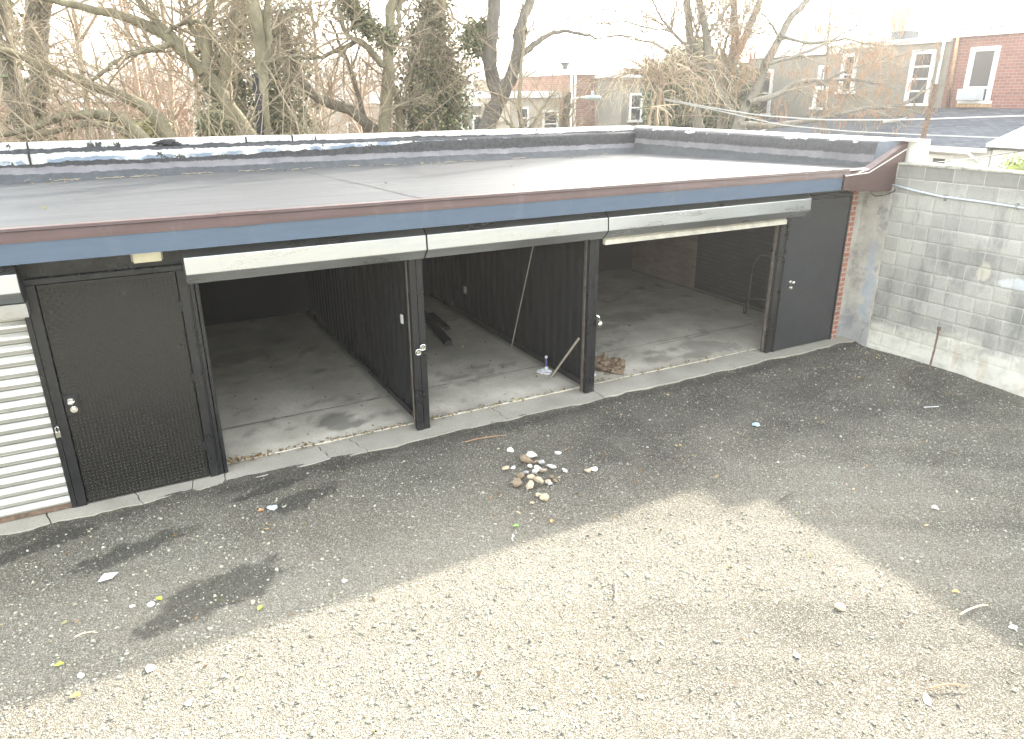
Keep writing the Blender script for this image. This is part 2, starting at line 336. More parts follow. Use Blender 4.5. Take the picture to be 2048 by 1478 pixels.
M = dict(
    gravel=m_gravel(), slab=m_concrete('floor_concrete', (.38,.345,.285), (.68,.63,.54)), apron=m_concrete('apron_concrete', (.27,.25,.21), (.42,.39,.335), False),
    felt=m_felt(), par_x=m_parapet('x'), par_y=m_parapet('y'), block=m_block(), stucco_side=m_stucco_side(),
    blue=m_galv('blue_coil', (.085,.118,.170), .40, .2), brown=m_galv('brown_coil', (.078,.042,.038), .42, .15),
    galv=m_galv('galvanised', (.475,.485,.49), .31, .95), shutter=m_galv('shutter_slats', (.52,.51,.475), .36, .6), beige=simple('beige_paint', (.55,.52,.45), .5),
    black=m_blackpaint('black_paint'), plate=m_blackpaint('black_plate', (.0125,.0115,.0105), .24, .04, 0), plate2=m_blackpaint('worn_black_plate', (.020,.0225,.026), .42, .08, 0),
    corr=simple('black_corrugated', (.012,.0125,.014), .75, spec=.2), darkwood=simple('dark_joists', (.03,.026,.022), .9),
    blackbrick=m_brick('black_painted_brick', (.02,.021,.024), (.028,.029,.032), (.012,.012,.013), 'y'),
    oldbrick=m_brick('old_brown_brick', (.16,.105,.075), (.21,.15,.11), (.17,.15,.13), 'y'),
    redbrick=m_brick('red_brick', (.30,.115,.075), (.40,.17,.11), (.42,.39,.35), 'x', off=.02),
    chrome=m_galv('chrome', (.75,.74,.70), .15, 1.), lens=simple('lamp_lens', (.70,.66,.50), .3, var=.08), lampbody=simple('lamp_body', (.38,.37,.33), .5),
    white=simple('white_paint', (.78,.77,.74), .6, var=.06), offwhite=simple('offwhite_paint', (.62,.61,.57), .7, var=.12), pvc=simple('grey_pipe', (.42,.46,.50), .4, var=.08),
    joint=simple('joint_dirt', (.10,.09,.075), .95, var=.5, scale=20), cantfelt=simple('cant_felt', (.12,.135,.16), .6, var=.2), wornrail=simple('worn_rail', (.10,.085,.07), .6, var=.5, scale=12), rust=simple('rusty_iron', (.13,.085,.06), .8, var=.5, scale=20), rustorange=simple('rust_streaked', (.42,.27,.15), .8, var=.4, scale=12),
    bark_tan=m_bark('tan_bark', (.13,.115,.075), (.28,.25,.17)), bark_dark=m_bark('dark_bark', (.08,.068,.052), (.21,.18,.14)), bark_grey=m_bark('grey_bark', (.12,.11,.09), (.24,.22,.18)),
    bark_brown=m_bark('brown_grey_bark', (.09,.08,.068), (.19,.17,.145)), twig=m_bark('twig_bark', (.22,.18,.13), (.42,.35,.25)), bushbark=m_bark('bush_bark', (.22,.16,.11), (.36,.28,.2)), straw=m_bark('straw_twigs', (.50,.40,.27), (.68,.57,.42)), pod=simple('seed_pod', (.36,.20,.11), .8, var=.3),
    burnt=simple('charred_wood', (.014,.014,.016), .7), ivy=m_leafy('ivy_leaf'), tint=m_tint('stone_tint'), leaf=m_leafy('dead_leaf'),
    stucco=simple('grey_stucco', (.235,.22,.185), .92, var=.13, scale=2.5, bump=.4), stucco2=simple('tan_stucco', (.40,.35,.28), .92, var=.1, scale=2),
    hbrick=m_brick('house_brick', (.20,.07,.055), (.26,.10,.075), (.24,.20,.18), 'y', rh=.085, ms=.008), hbrick2=m_brick('house_brick_far', (.26,.12,.085), (.33,.17,.12), (.33,.29,.25), 'x', rh=.085),
    shingle=m_shingle(), tarroof=simple('tar_roof', (.075,.08,.088), .8, var=.3, scale=3), glass=m_blackpaint('window_glass', (.05,.055,.06), .08, .02), curtain=simple('curtain', (.30,.29,.27), .8),
    wire=simple('cable', (.40,.40,.38), .6, var=.1), teal=simple('teal_enamel', (.36,.52,.54), .5, var=.05), soil=simple('soil', (.10,.095,.065), .95, var=.4, scale=.6), plastic=simple('white_plastic', (.70,.70,.72), .45, var=.05), purple=simple('purple_plastic', (.10,.08,.25), .4, var=.05),
    timber=simple('weathered_stick', (.30,.26,.21), .8, var=.2, scale=15), blackbeam=simple('black_beam', (.016,.016,.017), .7), ragm=simple('brown_debris', (.17,.12,.08), .95, var=.5, scale=25), rubber=simple('grey_rubber', (.22,.21,.21), .7), steel=simple('dull_steel', (.07,.073,.08), .6, .3),
    hills=simple('far_wood_floor', (.14,.13,.11), .95, var=.3, scale=.08), acm=simple('ac_white', (.42,.44,.47), .5, var=.05),
)
# ================================================================ SETTING
def blob(x, y, cx, cy, rx, ry, ang=0, seed=0):
    c, s = math.cos(ang), math.sin(ang); dx, dy = x-cx, y-cy
    u = (dx*c + dy*s)/rx; w = (-dx*s + dy*c)/ry
    d = np.sqrt(u*u + w*w) + .42*fbm(x, y, seed, 6, 5) + .18*fbm(x, y, seed+7, 4, 30)
    return np.clip((1.15 - d)/.4, 0, 1)
def yard_z(x, y):
    z = -.055 + .012*fbm(x, y, 3, 4, 1.4) + .0035*fbm(x, y, 5, 4, 14)
    z = z + .05*np.exp(-((x-9.4)**2/.5 + (y-5.4)**2/.8)) + .046*np.exp(-((y-6.82)/.11)**2)
    return z
def chips_d(x, y):
    d = .36 + .20*fbm(x, y, 21, 4, .9) + .13*fbm(x*.4 + y*.9, y*2.2, 22, 3, 1.1) + .10*fbm(x, y, 28, 4, 3.5)
    d = d + .50/(1 + np.exp((x - 2.0 + .6*fbm(x, y, 29, 3, .7))/.55))*(1/(1 + np.exp((y-5.9)/.25)))
    d = d - .22*np.exp(-((x-3.9)/1.5)**2 - ((y-5.3)/.75)**2) - .24/(1 + np.exp(-(x-5.6-.5*fbm(x, y, 24, 3, .8))/.7))
    d = d + .26/(1 + np.exp((y - 4.1 - .3*fbm(x, y, 23, 3, 1.3))/.35))  # sunlit foreground made paler, the sun put into the chip tone
    u = (x*.90 - y*.44); w = (x*.44 + y*.90) + .035*u*u*.5                       # across the line cars drive in
    trk = .5*np.sin(w*4.2 + .5*fbm(x, y, 25, 3, .7)) + .35*np.sin(w*9.7 + 1.3*fbm(x, y, 26, 3, .9)) + .25*np.sin(w*21 + 2*fbm(x, y, 27, 3, 1.2))
    d = d + .22*trk*np.clip((5.2-y)/1.5, .15, 1)
    d = d - .35*np.exp(-((6.75-y)/.22)**2)
    return np.clip(d, 0.06, 1)
def stain_f(x, y):
    s = np.zeros_like(x)
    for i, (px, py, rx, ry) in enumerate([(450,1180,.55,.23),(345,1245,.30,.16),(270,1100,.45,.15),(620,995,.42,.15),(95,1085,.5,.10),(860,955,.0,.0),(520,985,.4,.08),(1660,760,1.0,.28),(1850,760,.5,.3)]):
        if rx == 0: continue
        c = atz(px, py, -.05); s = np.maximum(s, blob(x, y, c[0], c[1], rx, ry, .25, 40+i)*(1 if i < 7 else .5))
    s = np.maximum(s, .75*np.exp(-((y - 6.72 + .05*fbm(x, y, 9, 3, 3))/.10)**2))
    return s
def grid(x0, x1, y0, y1, step):
    nx = int((x1-x0)/step)+1; ny = int((y1-y0)/step)+1
    X, Y = np.meshgrid(np.linspace(x0, x1, nx), np.linspace(y0, y1, ny)); i = np.arange(nx*ny).reshape(ny, nx)
    Q = np.stack([i[:-1, :-1], i[:-1, 1:], i[1:, 1:], i[1:, :-1]], -1).reshape(-1, 4)
    return X.ravel(), Y.ravel(), Q
x, y, q = grid(-5, 10.2, -1.5, 7.3, .03)
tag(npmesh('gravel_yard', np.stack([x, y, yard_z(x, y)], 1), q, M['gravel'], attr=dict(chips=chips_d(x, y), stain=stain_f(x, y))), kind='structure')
# wide ground: falls away behind the garages, reaches the horizon
def ground_z(x, y):
    d = np.clip((y-13)/22, 0, 1)*np.clip(1.2 - x/45, 0.25, 1)
    z = -.13 - 3.4*d*d*(3-2*d) - .75*np.clip((x-11)/4, 0, 1)*(1-d)
    far = np.sqrt(x*x + y*y)
    return z - .0*far
gx = np.concatenate([-np.geomspace(60, 1500, 10)[::-1], np.linspace(-50, 60, 56), np.geomspace(70, 1500, 10)])
X, Y = np.meshgrid(gx, gx); i = np.arange(X.size).reshape(X.shape)
tag(npmesh('ground', np.stack([X.ravel(), Y.ravel(), ground_z(X.ravel(), Y.ravel())], 1), np.stack([i[:-1,:-1], i[:-1,1:], i[1:,1:], i[1:,:-1]], -1).reshape(-1,4), M['soil']), kind='structure')
# far ridge
aa = np.linspace(math.radians(20), math.radians(140), 260); V = []
for k, (rad, hh) in enumerate(((230, -6), (250, 7.5), (300, 11), (360, -8))):
    h = hh + aa*0 + (fbm(aa*40, aa*0, 60+k, 4, 1)*1.7 if hh > 0 else 0)
    V.append(np.stack([rad*np.cos(aa), rad*np.sin(aa), h], 1))
n = len(aa); V = np.concatenate(V); Q = np.concatenate([np.stack([np.arange(n-1)+k*n, np.arange(1, n)+k*n, np.arange(1, n)+(k+1)*n, np.arange(n-1)+(k+1)*n], 1) for k in range(3)])
tag(npmesh('hills', V, Q, M['hills']), kind='structure')
# concrete apron, broken slabs
mb = MB(); cr = []
for (px, py) in [(-420,1190),(-140,1125),(100,1058),(288,1012),(385,988),(447,968),(668,925),(742,910),(1030,848),(1222,802),(1345,775),(1482,738),(1560,722),(1640,703)]:
    cr.append(atz(px, py, 0)[0])
cr = [-5.0] + cr + [9.58]
def edge(x, seed):
    r = random.Random(seed); tilt = r.uniform(-.16, .16); return [(x + tilt*t + (r.uniform(-.018, .018) if 0 < t < 1 else 0), t) for t in (0, .2, .4, .6, .8, 1)]
for k in range(len(cr)-1):
    e0, e1 = edge(cr[k], k), edge(cr[k+1], k+1); g0 = random.uniform(.002, .007); g1 = random.uniform(.002, .007)
    zt = random.uniform(-.008, .004); zr = random.uniform(-.008, .004)
    yf = lambda xx: 6.79 + .012*math.sin(xx*5) + .010*math.sin(xx*13+1); Wd = .42
    left = [(a + g0, yf(a) + (7.205-yf(a))*t) for a, t in e0]; right = [(a - g1, yf(a) + (7.205-yf(a))*t) for a, t in e1]
    fr = [(right[0][0] + (left[0][0]-right[0][0])*u, yf(right[0][0] + (left[0][0]-right[0][0])*u) + random.uniform(-.008, .012)) for u in np.linspace(0, 1, 12)[1:-1]]
    ring = left + right[::-1] + fr; nn = len(ring)
    top = [(a, b, (zt + (zr-zt)*(a-cr[k])/(cr[k+1]-cr[k])) ) for a, b in ring]
    mb.add(top + [(a, b - .01, -.16) for a, b in ring], [tuple(range(nn))] + [(i, (i+1) % nn, nn+(i+1) % nn, nn+i) for i in range(nn)])
tag(mb.build('concrete_apron', M['apron'], bevel=.003), kind='structure')

# ================================================================ GARAGE
G = empty('garage_building', (4.0, 9.5, 0))
tag(G, 'low flat-roofed garage row with black doors, open bays and blue roof fascia', 'garage building')
def gp(name, mb, mat, parent=G, **k): return mb.build(name, mat, parent, **k)
# floor slab with stains, darker towards the back and along the walls
x, y, q = grid(-5, 9.6, 7.215, 12.4, .04)
st = np.zeros_like(x)
for i, (cx, cy, rx, ry) in enumerate([(1.79,7.70,.20,.22),(1.9,7.5,.28,.12),(6.4,7.55,.22,.14),(6.95,7.42,.3,.12),(7.4,7.6,.35,.3),(5.5,8.4,.7,.18),(6.6,9.2,.5,.2),(4.0,8.5,.25,.08),(3.6,8.25,.3,.06),(1.2,10.5,.6,.3),(7.5,9.5,.9,.3),(6.2,10.8,1.2,.5)]):
    st = np.maximum(st, blob(x, y, cx, cy, rx, ry, 0, 70+i)*(.75 if i < 2 else .5))
st = np.maximum(st, .8*np.exp(-((y - 8.08 - .02*fbm(x, y, 91, 3, 4))/.012)**2)*(x > -5))
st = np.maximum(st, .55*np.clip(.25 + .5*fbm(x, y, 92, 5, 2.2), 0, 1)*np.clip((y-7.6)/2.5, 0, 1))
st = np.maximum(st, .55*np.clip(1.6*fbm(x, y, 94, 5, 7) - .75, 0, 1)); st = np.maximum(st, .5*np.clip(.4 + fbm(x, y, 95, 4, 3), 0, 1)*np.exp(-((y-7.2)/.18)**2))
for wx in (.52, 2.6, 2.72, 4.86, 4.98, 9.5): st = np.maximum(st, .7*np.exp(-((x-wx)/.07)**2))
z = .018 + .003*fbm(x, y, 93, 3, 2) - .012*np.exp(-((y-8.08)/.012)**2)
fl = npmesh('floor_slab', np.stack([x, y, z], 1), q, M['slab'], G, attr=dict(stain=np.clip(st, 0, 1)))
def joint(x0, x1, yy):
    xs = np.arange(x0, x1, .09); m_ = MB(); ys = [yy + random.uniform(-.006, .006) for _ in xs]; ws = [random.uniform(.003, .008) for _ in xs]
    for i in range(len(xs)-1): m_.add([(xs[i], ys[i]-ws[i], .0235), (xs[i+1], ys[i+1]-ws[i+1], .0235), (xs[i+1], ys[i+1]+ws[i+1], .0235), (xs[i], ys[i]+ws[i], .0235)], [(0,1,2,3)])
    m_.build('floor_joint', M['joint'], fl)
joint(.53, 2.63, 8.06); joint(2.70, 4.88, 8.09); joint(4.95, 9.5, 8.13); joint(4.95, 9.3, 10.6)
gp('slab_edge', MB().box(-5, 9.6, 7.207, 7.235, -.15, .012), M['slab'])
gp('back_wall', MB().box(-5, 9.6, 12.4, 12.62, -.6, 2.42), M['corr'])
b1 = gp('side_wall', MB().box(9.605, 9.84, 6.64, 10.43, -.3, 2.40), M['blackbrick'])
b2 = gp('side_wall', MB().box(9.605, 9.84, 10.43, 12.62, -.3, 2.40), M['oldbrick'])
gp('side_wall', MB().box(-5.2, -5, 7.0, 12.62, -.3, 2.4), M['black'])
gp('ceiling', MB().box(-5, 9.6, 7.2, 12.4, 2.33, 2.36), M['darkwood'])
mb = MB()
for xx in np.arange(-4.8, 9.5, .42): mb.box(xx, xx+.05, 7.3, 12.35, 2.19, 2.328)
gp('joists', mb, M['darkwood'])
# roof deck with sagging surface
x, y, q = grid(-5.2, 9.52, 6.64, 12.36, .08)
z = 2.565 - (y-6.64)*.024 + .008*fbm(x, y, 31, 3, .8) + .004*fbm(x*.3, y*3, 32, 3, 1)
roof = npmesh('roof', np.stack([x, y, z], 1), q, M['felt'], G)
gp('roof_deck', MB().box(-5.2, 9.55, 6.72, 12.4, 2.365, 2.395), M['darkwood'], roof)
sm = []
for k in range(14): 
    p = np.array([2.75 + (5.0-2.75)*0, 0]); u = k/13; a0 = atz(600, 341, 2.44); a1 = atz(845, 402, 2.53); xx, yy = a0[0]+(a1[0]-a0[0])*u, a0[1]+(a1[1]-a0[1])*u
    zz = 2.565 - (yy-6.64)*.024 + .008*float(fbm(np.array([xx]), np.array([yy]), 31, 3, .8)[0]) + .004*float(fbm(np.array([xx*.3]), np.array([yy*3]), 32, 3, 1)[0])
    sm.append((xx + random.uniform(-.006, .006), yy, zz+.003))
mb = MB(); [mb.add([(a[0]-.012, a[1], a[2]), (a[0]+.012, a[1], a[2]), (b[0]+.012, b[1], b[2]), (b[0]-.012, b[1], b[2])], [(0,1,2,3)]) for a, b in zip(sm[:-1], sm[1:])]
gp('seam', mb, M['blackbeam'], roof)
# back parapet: cant, wall, stepped coping, all slightly wavy
def strip(prof, axis, a, b, step, seed, wob):
    ts = np.arange(a, b + step, step); n = len(prof); V = []
    for i, (u, w) in enumerate(prof):
        du = wob*fbm(ts, ts*0 + i*1.7, seed, 4, 2.2); dz = wob*1.4*fbm(ts, ts*0 + i*.9 + 3, seed+1, 3, .7)
        k = 0 if i == 0 else 1
        c = [ts, u + du*k, w + dz*k] if axis == 'x' else [u + du*k, ts, w + dz*k]
        V.append(np.stack(c, 1))
    m = len(ts); Q = np.concatenate([np.stack([np.arange(m-1)+i*m, np.arange(1, m)+i*m, np.arange(1, m)+(i+1)*m, np.arange(m-1)+(i+1)*m], 1) for i in range(n-1)])
    return np.concatenate(V), Q
V, Q = strip([(12.17,2.40),(12.30,2.50),(12.36,2.56),(12.37,2.66),(12.375,2.78),(12.39,2.835),(12.47,2.842),(12.475,2.88),(12.48,2.915),(12.50,2.935),(12.69,2.94),(12.70,2.3)], 'x', -5.2, 9.55, .05, 101, .008)
npmesh('parapet', V, Q, M['par_x'], G)
for px in (55, 497, 590):
    a = at(px, 300, 12.36)
    if px == 55: gp('parapet_crack', MB().box(a[0]-.012, a[0]+.014, 12.35, 12.372, 2.66, 2.835), M['burnt'])
    gp('parapet_crack', MB().box(a[0]-.010, a[0]+.012, 12.462, 12.66, 2.85, 2.944), M['burnt'])
mb = MB(); a = at(335, 288, 12.45)
crumple(mb, (a[0], 12.50, 2.885), .2, 19, .28, 18); mb.v = [(a[0] + (v_[0]-a[0])*1.25, 12.50 + (v_[1]-12.5)*.45, v_[2]) for v_ in mb.v]
gp('tar_patch', mb, M['burnt'])
V, Q = strip([(9.30,2.42),(9.44,2.55),(9.47,2.62),(9.485,2.74),(9.50,2.87),(9.53,2.90),(9.70,2.905),(9.845,2.90),(9.85,2.3)], 'y', 6.90, 12.5, .05, 111, .007)
npmesh('parapet', V, Q, M['par_y'], G)
gp('coping', MB().prism([(9.69,2.905),(9.86,2.905),(9.86,2.935),(9.69,2.93)], 'y', 6.5, 12.7), M['offwhite'])
gp('parapet_end', MB().box(9.80, 10.02, 6.46, 6.70, 2.3, 2.925), M['offwhite'], bevel=.01)
# fascia
fa = gp('fascia', MB().sheet([(6.70,2.312),(6.652,2.314),(6.648,2.492)], 'x', -5.2, 8.568), M['blue'])
gp('drip_edge', MB().sheet([(6.640,2.478),(6.644,2.502),(6.668,2.582),(6.80,2.575)], 'x', -5.2, 8.70), M['brown'], fa)
a = at(480, 445, 6.65)[0]
gp('joint_cover', MB().sheet([(6.634,2.476),(6.638,2.502),(6.663,2.586),(6.80,2.579)], 'x', a-.16, a+.16), M['brown'], fa)
# brown end piece that climbs to the parapet
outer = [(8.57,2.314),(9.29,2.250),(9.56,2.245),(9.755,2.44),(9.76,2.89),(9.05,2.56),(8.57,2.50)]
mb = MB(); mb.prism(outer, 'y', 6.615, 6.64); gp('end_fascia', mb, M['brown'], fa, bevel=.004)
gp('end_trim', MB().prism([(8.57,2.495),(9.03,2.515),(9.76,2.80),(9.76,2.812),(9.03,2.527),(8.57,2.505)], 'y', 6.607, 6.618), M['offwhite'], fa)
gp('end_cap', MB().add([(8.57,6.618,2.50),(9.05,6.618,2.56),(9.757,6.618,2.89),(9.757,6.70,2.90),(9.03,6.70,2.585),(8.57,6.70,2.579)], [(0,1,4,5),(1,2,3,4)]), M['brown'], fa)
gp('end_cant', MB().add([(8.95,6.70,2.572),(9.03,6.70,2.585),(9.757,6.70,2.90),(9.85,6.91,2.905),(9.53,6.91,2.90),(9.47,6.91,2.62),(9.30,6.91,2.55),(9.10,6.91,2.555)], [(0,1,6,7),(1,5,6),(1,2,5),(2,3,4,5)]), M['cantfelt'], fa)
gp('soffit', MB().box(-5.2, 9.6, 6.70, 7.2, 2.325, 2.345), M['black'])
gp('lintel', MB().box(-5, 9.43, 7.05, 7.2, 2.125, 2.325), M['black'])
# facade posts and partitions
def post(x0, x1, y0=6.995, y1=7.12):
    p = gp('post', MB().box(x0, x0+(x1-x0)*.5-.004, y0, y1, .0, 2.125).box(x0+(x1-x0)*.5+.004, x1, y0+.012, y1, .0, 2.125), M['black'], bevel=.005)
    gp('guide_rail', MB().sheet([(x0-.016, y0+.05),(x0-.006, y0+.05),(x0-.006, y0+.10)], 'z', 0.02, 2.0), M['wornrail'], p)
    return p
p0 = post(.455, .53); p1 = post(2.545, 2.70); p2 = post(4.79, 4.93); p3 = post(7.925, 8.045)
def locks(p, x, z, k=2):
    for i in range(k):
        cx, cz = x + .055*i, z - .03 + .045*i; mb = MB()
        mb.tube([(cx, 6.99-.012*i, cz), (cx, 6.955, cz)], .020, 14)
        ring = [(cx+.031*math.cos(a), 6.957, cz+.031*math.sin(a)) for a in np.linspace(0, 2*math.pi, 20)]
        mb.tube(ring, .006, 6); gp('lock', mb, M['chrome'], p, smooth=False)
locks(p1, 2.585, .97); 
gp('hasp', MB().tube([(4.90,6.99,1.02),(4.925,6.96,1.0),(4.94,6.955,.95)], .016, 8).ball((4.945,6.95,.90), .036, 1, .7, 1.2), M['chrome'], p2, smooth=True)
def partition(x, y0, y1):
    mb = MB(); ys = []; pitch = .19; yy = y0
    prof = []
    while yy < y1:
        prof += [(x, yy), (x, yy+.06), (x-.03, yy+.085), (x-.03, yy+.165)]; yy += pitch
    n = len(prof); vs = [(a, b, .02) for a, b in prof] + [(a, b, 2.3) for a, b in prof] + [(a+.004, b, .02) for a, b in prof] + [(a+.004, b, 2.3) for a, b in prof]
    fs = [(i, i+1, n+i+1, n+i) for i in range(n-1)] + [(2*n+i+1, 2*n+i, 3*n+i, 3*n+i+1) for i in range(n-1)] + [(n-1, 2*n+n-1, 3*n+n-1, 2*n-1)]
    mb.add(vs, fs); return gp('partition', mb, M['corr'])
partition(.53, 7.12, 12.4); pa1 = partition(2.675, 7.12, 12.4); pa2 = partition(4.935, 7.12, 12.4)
for xx in (2.662, 4.922): gp('base_plate', MB().box(xx-.05, xx-.034, 7.12, 12.35, .02, .09), M['black'])
gp('sticker', MB().box(2.628, 2.644, 7.54, 7.60, 1.095, 1.195), M['white'], pa1)
gp('socket_plate', MB().box(4.895, 4.903, 10.75, 10.85, .42, .54), M['plastic'], pa2)
# shutter boxes
prof = [(7.04,2.316),(6.83,2.300),(6.745,2.222),(6.735,2.075),(6.83,1.975),(7.04,1.975)]
for (a, b) in ((-4.2, -.78), (.425, 2.652), (2.664, 4.852), (4.864, 8.125)):
    h = gp('shutter_housing', MB().prism(prof, 'x', a, b), M['galv'], bevel=.006)
    pr2 = [(u + (.004 if u > 7 else -.004), w + (.004 if w > 2.1 else -.004)) for u, w in prof]
    gp('end_plate', MB().prism(pr2, 'x', b-.003, b+.003), M['galv'] if b > 8 else M['black'], h)
gp('shutter_bar', MB().box(4.96, 7.94, 6.93, 6.99, 1.872, 1.935).box(4.96, 7.94, 6.955, 6.967, 1.93, 2.0), M['beige'], bevel=.008)
# closed shutter on the left: interlocking curved slats
pro = []; zz = .03; k = 0
while zz < 1.99:
    for u in np.linspace(0, 1, 7)[:-1]:
        pro.append((7.03 - .024*math.sin(math.pi*u), zz + .078*u))
    pro.append((7.034, zz+.082)); pro.append((7.058, zz+.085)); pro.append((7.058, zz+.095)); zz += .098
pro = [(a, b) for a, b in pro]
sh = gp('roller_shutter', MB().sheet(pro, 'x', -4.1, -.83, .003), M['shutter'])
gp('bottom_rail', MB().box(-4.1, -.83, 7.0, 7.05, .004, .045), M['rust'], sh)
gp('shutter_bracket', MB().box(-.98, -.775, 6.80, 6.95, 1.86, 1.972), M['galv'], sh)
# ---- doors
def treads(mb, x0, x1, z0, z1, y, pitch=.033, L=.0150, W=.0058, H=.0038):
    r = 0; z = z0 + pitch*.4
    while z < z1 - .01:
        c = 0; x = x0 + pitch*.4
        while x < x1 - .01:
            a = math.radians(45 if (r+c) % 2 == 0 else -45); ca, sa = math.cos(a), math.sin(a)
            P = lambda u, w, h: (x + u*ca - w*sa, y - h, z + u*sa + w*ca)
            mb.add([P(-L,0,0), P(0,-W,0), P(L,0,0), P(0,W,0), P(-L*.45,0,H), P(L*.45,0,H)], [(0,1,5,4),(1,2,5),(2,3,5),(3,0,4,5),(0,4,1)][:4])
            x += pitch; c += 1
        z += pitch; r += 1
def door(x0, x1, z1, mat, parent_name, lock_x, lock_z, framew, plate_x=None):
    d = gp(parent_name, MB().box(x0, x1, 7.0, 7.045, .012, z1), mat, bevel=.003)
    mb = MB(); treads(mb, x0+.012, x1-.012, .03, z1-.01, 7.0006); gp('tread_pattern', mb, mat, d)
    mb = MB(); f = framew
    mb.box(x0-f, x0-.008, 6.985, 7.10, .0, z1+.008).box(x1+.008, x1+f, 6.985, 7.10, .0, z1+.008).box(x0-f, x1+f, 6.983, 7.10, z1+.010, z1+.055)
    gp('frame', mb, M['black'], d, bevel=.004)
    if plate_x: gp('lock_plate', MB().box(plate_x[0], plate_x[1], 6.992, 6.9985, lock_z-.10, lock_z+.09), M['black'], d, bevel=.002)
    for i, dz in enumerate((.035, -.045)):
        mb = MB().tube([(lock_x+.008*i, 6.998, lock_z+dz), (lock_x+.008*i, 6.985, lock_z+dz)], .030, 16)
        mb.tube([(lock_x+.008*i, 6.985, lock_z+dz), (lock_x+.008*i, 6.955, lock_z+dz)], .014, 12)
        if i == 0: mb.ball((lock_x, 6.940, lock_z+dz), .027, 1, .8, 1, 14)
        else: mb.tube([(lock_x+.008, 6.975, lock_z+dz), (lock_x+.008, 6.962, lock_z+dz)], .021, 14)
        gp('knob' if i == 0 else 'deadbolt', mb, M['chrome'], d, smooth=False)
    return d
d1 = door(-.70, .355, 2.065, M['plate'], 'door', -.645, .99, .085, (-.70, -.585))
for z in (.35, 1.05, 1.75): gp('hinge', MB().tube([(.362,6.985,z-.05),(.362,6.985,z+.05)], .011, 8).box(.325,.36,6.99,6.9985,z-.045,z+.045), M['black'], d1)
gp('padlock', MB().box(-.815,-.775,6.955,6.982,.72,.775).tube([(-.808,6.968,.775),(-.808,6.968,.81),(-.795,6.968,.822),(-.782,6.968,.81),(-.782,6.968,.775)], .005, 6), M['chrome'], d1, bevel=.003)
gp('jamb', MB().box(-.83,-.79,6.99,7.12,0,2.06), M['black'], d1); gp('jamb', MB().box(.443,.452,6.99,7.12,0,2.0), M['black'], d1)
d2 = door(8.085, 9.245, 2.15, M['plate2'], 'door', 8.235, .99, .035)
gp('worn_edge', MB().box(8.078,8.086,6.9955,6.9995,.05,1.85), M['lampbody'], d2)
[gp('hinge', MB().tube([(9.252,6.985,zz),(9.252,6.985,zz+.1)], .011, 8), M['black'], d2) for zz in (.4, 1.75)]
# brick pier and stucco return
gp('brick_pier', MB().box(9.285, 9.435, 7.02, 7.19, 0, 2.325), M['redbrick'])
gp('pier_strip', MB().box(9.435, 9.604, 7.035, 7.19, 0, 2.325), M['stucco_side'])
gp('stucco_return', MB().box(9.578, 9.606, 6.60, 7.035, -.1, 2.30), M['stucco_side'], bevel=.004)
gp('torn_flashing', MB().add([(9.02,6.66,2.31),(9.30,6.70,2.245),(9.36,6.95,2.20),(9.10,6.98,2.29)], [(0,1,2,3)]), M['offwhite'])
# wall pack lamp over the left door
lp = gp('wall_lamp', MB().prism([(6.90,2.30),(7.05,2.30),(7.05,2.19),(6.96,2.19)], 'x', .03, .28), M['lampbody'], bevel=.004)
gp('lamp_lens', MB().prism([(6.885,2.285),(6.898,2.287),(6.955,2.186),(6.935,2.182)], 'x', .045, .265), M['lens'], lp, bevel=.004)
# dark cable under the end fascia
gp('cable', MB().tube([(9.10,6.605,2.26),(9.22,6.60,2.20),(9.42,6.60,2.195),(9.60,6.59,2.24),(9.75,6.58,2.38),(9.77,6.55,2.52)], .009, 6), M['burnt'])

# ================================================================ BLOCK WALL
W = empty('block_wall', (9.7, 3, 0)); tag(W, 'stained grey concrete block wall right of the garage with whitish parging at its foot', 'wall')
x, y, q = grid(-2.5, 6.615, -.3, 2.60, .0145)    # face as (y,z) sheet
n = len(x); rowi = np.floor((y-.02)/.2).astype(int); off = np.where(rowi % 2 == 0, 0, .2); ci = np.floor((x+off)/.4).astype(int)
ex = np.abs(((x+off)/.4) % 1 - .5)*.4; ez = np.abs(((y-.02)/.2) % 1 - .5)*.2; edge_ = np.minimum(.2-ex, .1-ez) + .0022*fbm(x, y, 133, 4, 22)
blk = (np.sin(ci*12.9898 + rowi*78.233)*43758.5453) % 1.0; parg = np.clip((.95 - y - .11*x + .2*fbm(x, y, 132, 4, 1.6))/.25, 0, 1)
bump = -.0115*np.clip((.011-edge_)/.007, 0, 1)*(1-.8*parg)*-1 + (blk-.5)*.005*(1-parg) + .0012*fbm(x, y, 134, 4, 25) + .003*fbm(x, y, 131, 4, 3) - .016*parg - .02*np.clip((.2 - y + .1*fbm(x, y, 135, 3, 3))/.2, 0, 1)
Vf = np.stack([9.614 + bump, x, y], 1); Vb = Vf.copy(); Vb[:, 0] = 9.81
i = np.arange(n).reshape(int((2.60+.3)/.0145)+1, -1); bord = np.concatenate([i[0], i[1:, -1], i[-1, -2::-1], i[-2:0:-1, 0]])
rim = np.stack([bord, np.roll(bord, -1), np.roll(bord, -1)+n, bord+n], 1)
wl = npmesh('wall_face', np.concatenate([Vf, Vb]), np.concatenate([q, q[:, ::-1]+n, rim]), M['block'], W, smooth=True)
mb = MB(); yy = 6.61
while yy > -2.5:
    L = random.uniform(.18, .42); mb.box(9.606+random.uniform(-.012,.008), 9.815, yy-L+.008, yy, 2.595, 2.635+random.uniform(-.012,.012)); yy -= L
mb.build('coping', simple('mortar_cap', (.30,.29,.25), .95, var=.35, scale=8), W, bevel=.012)
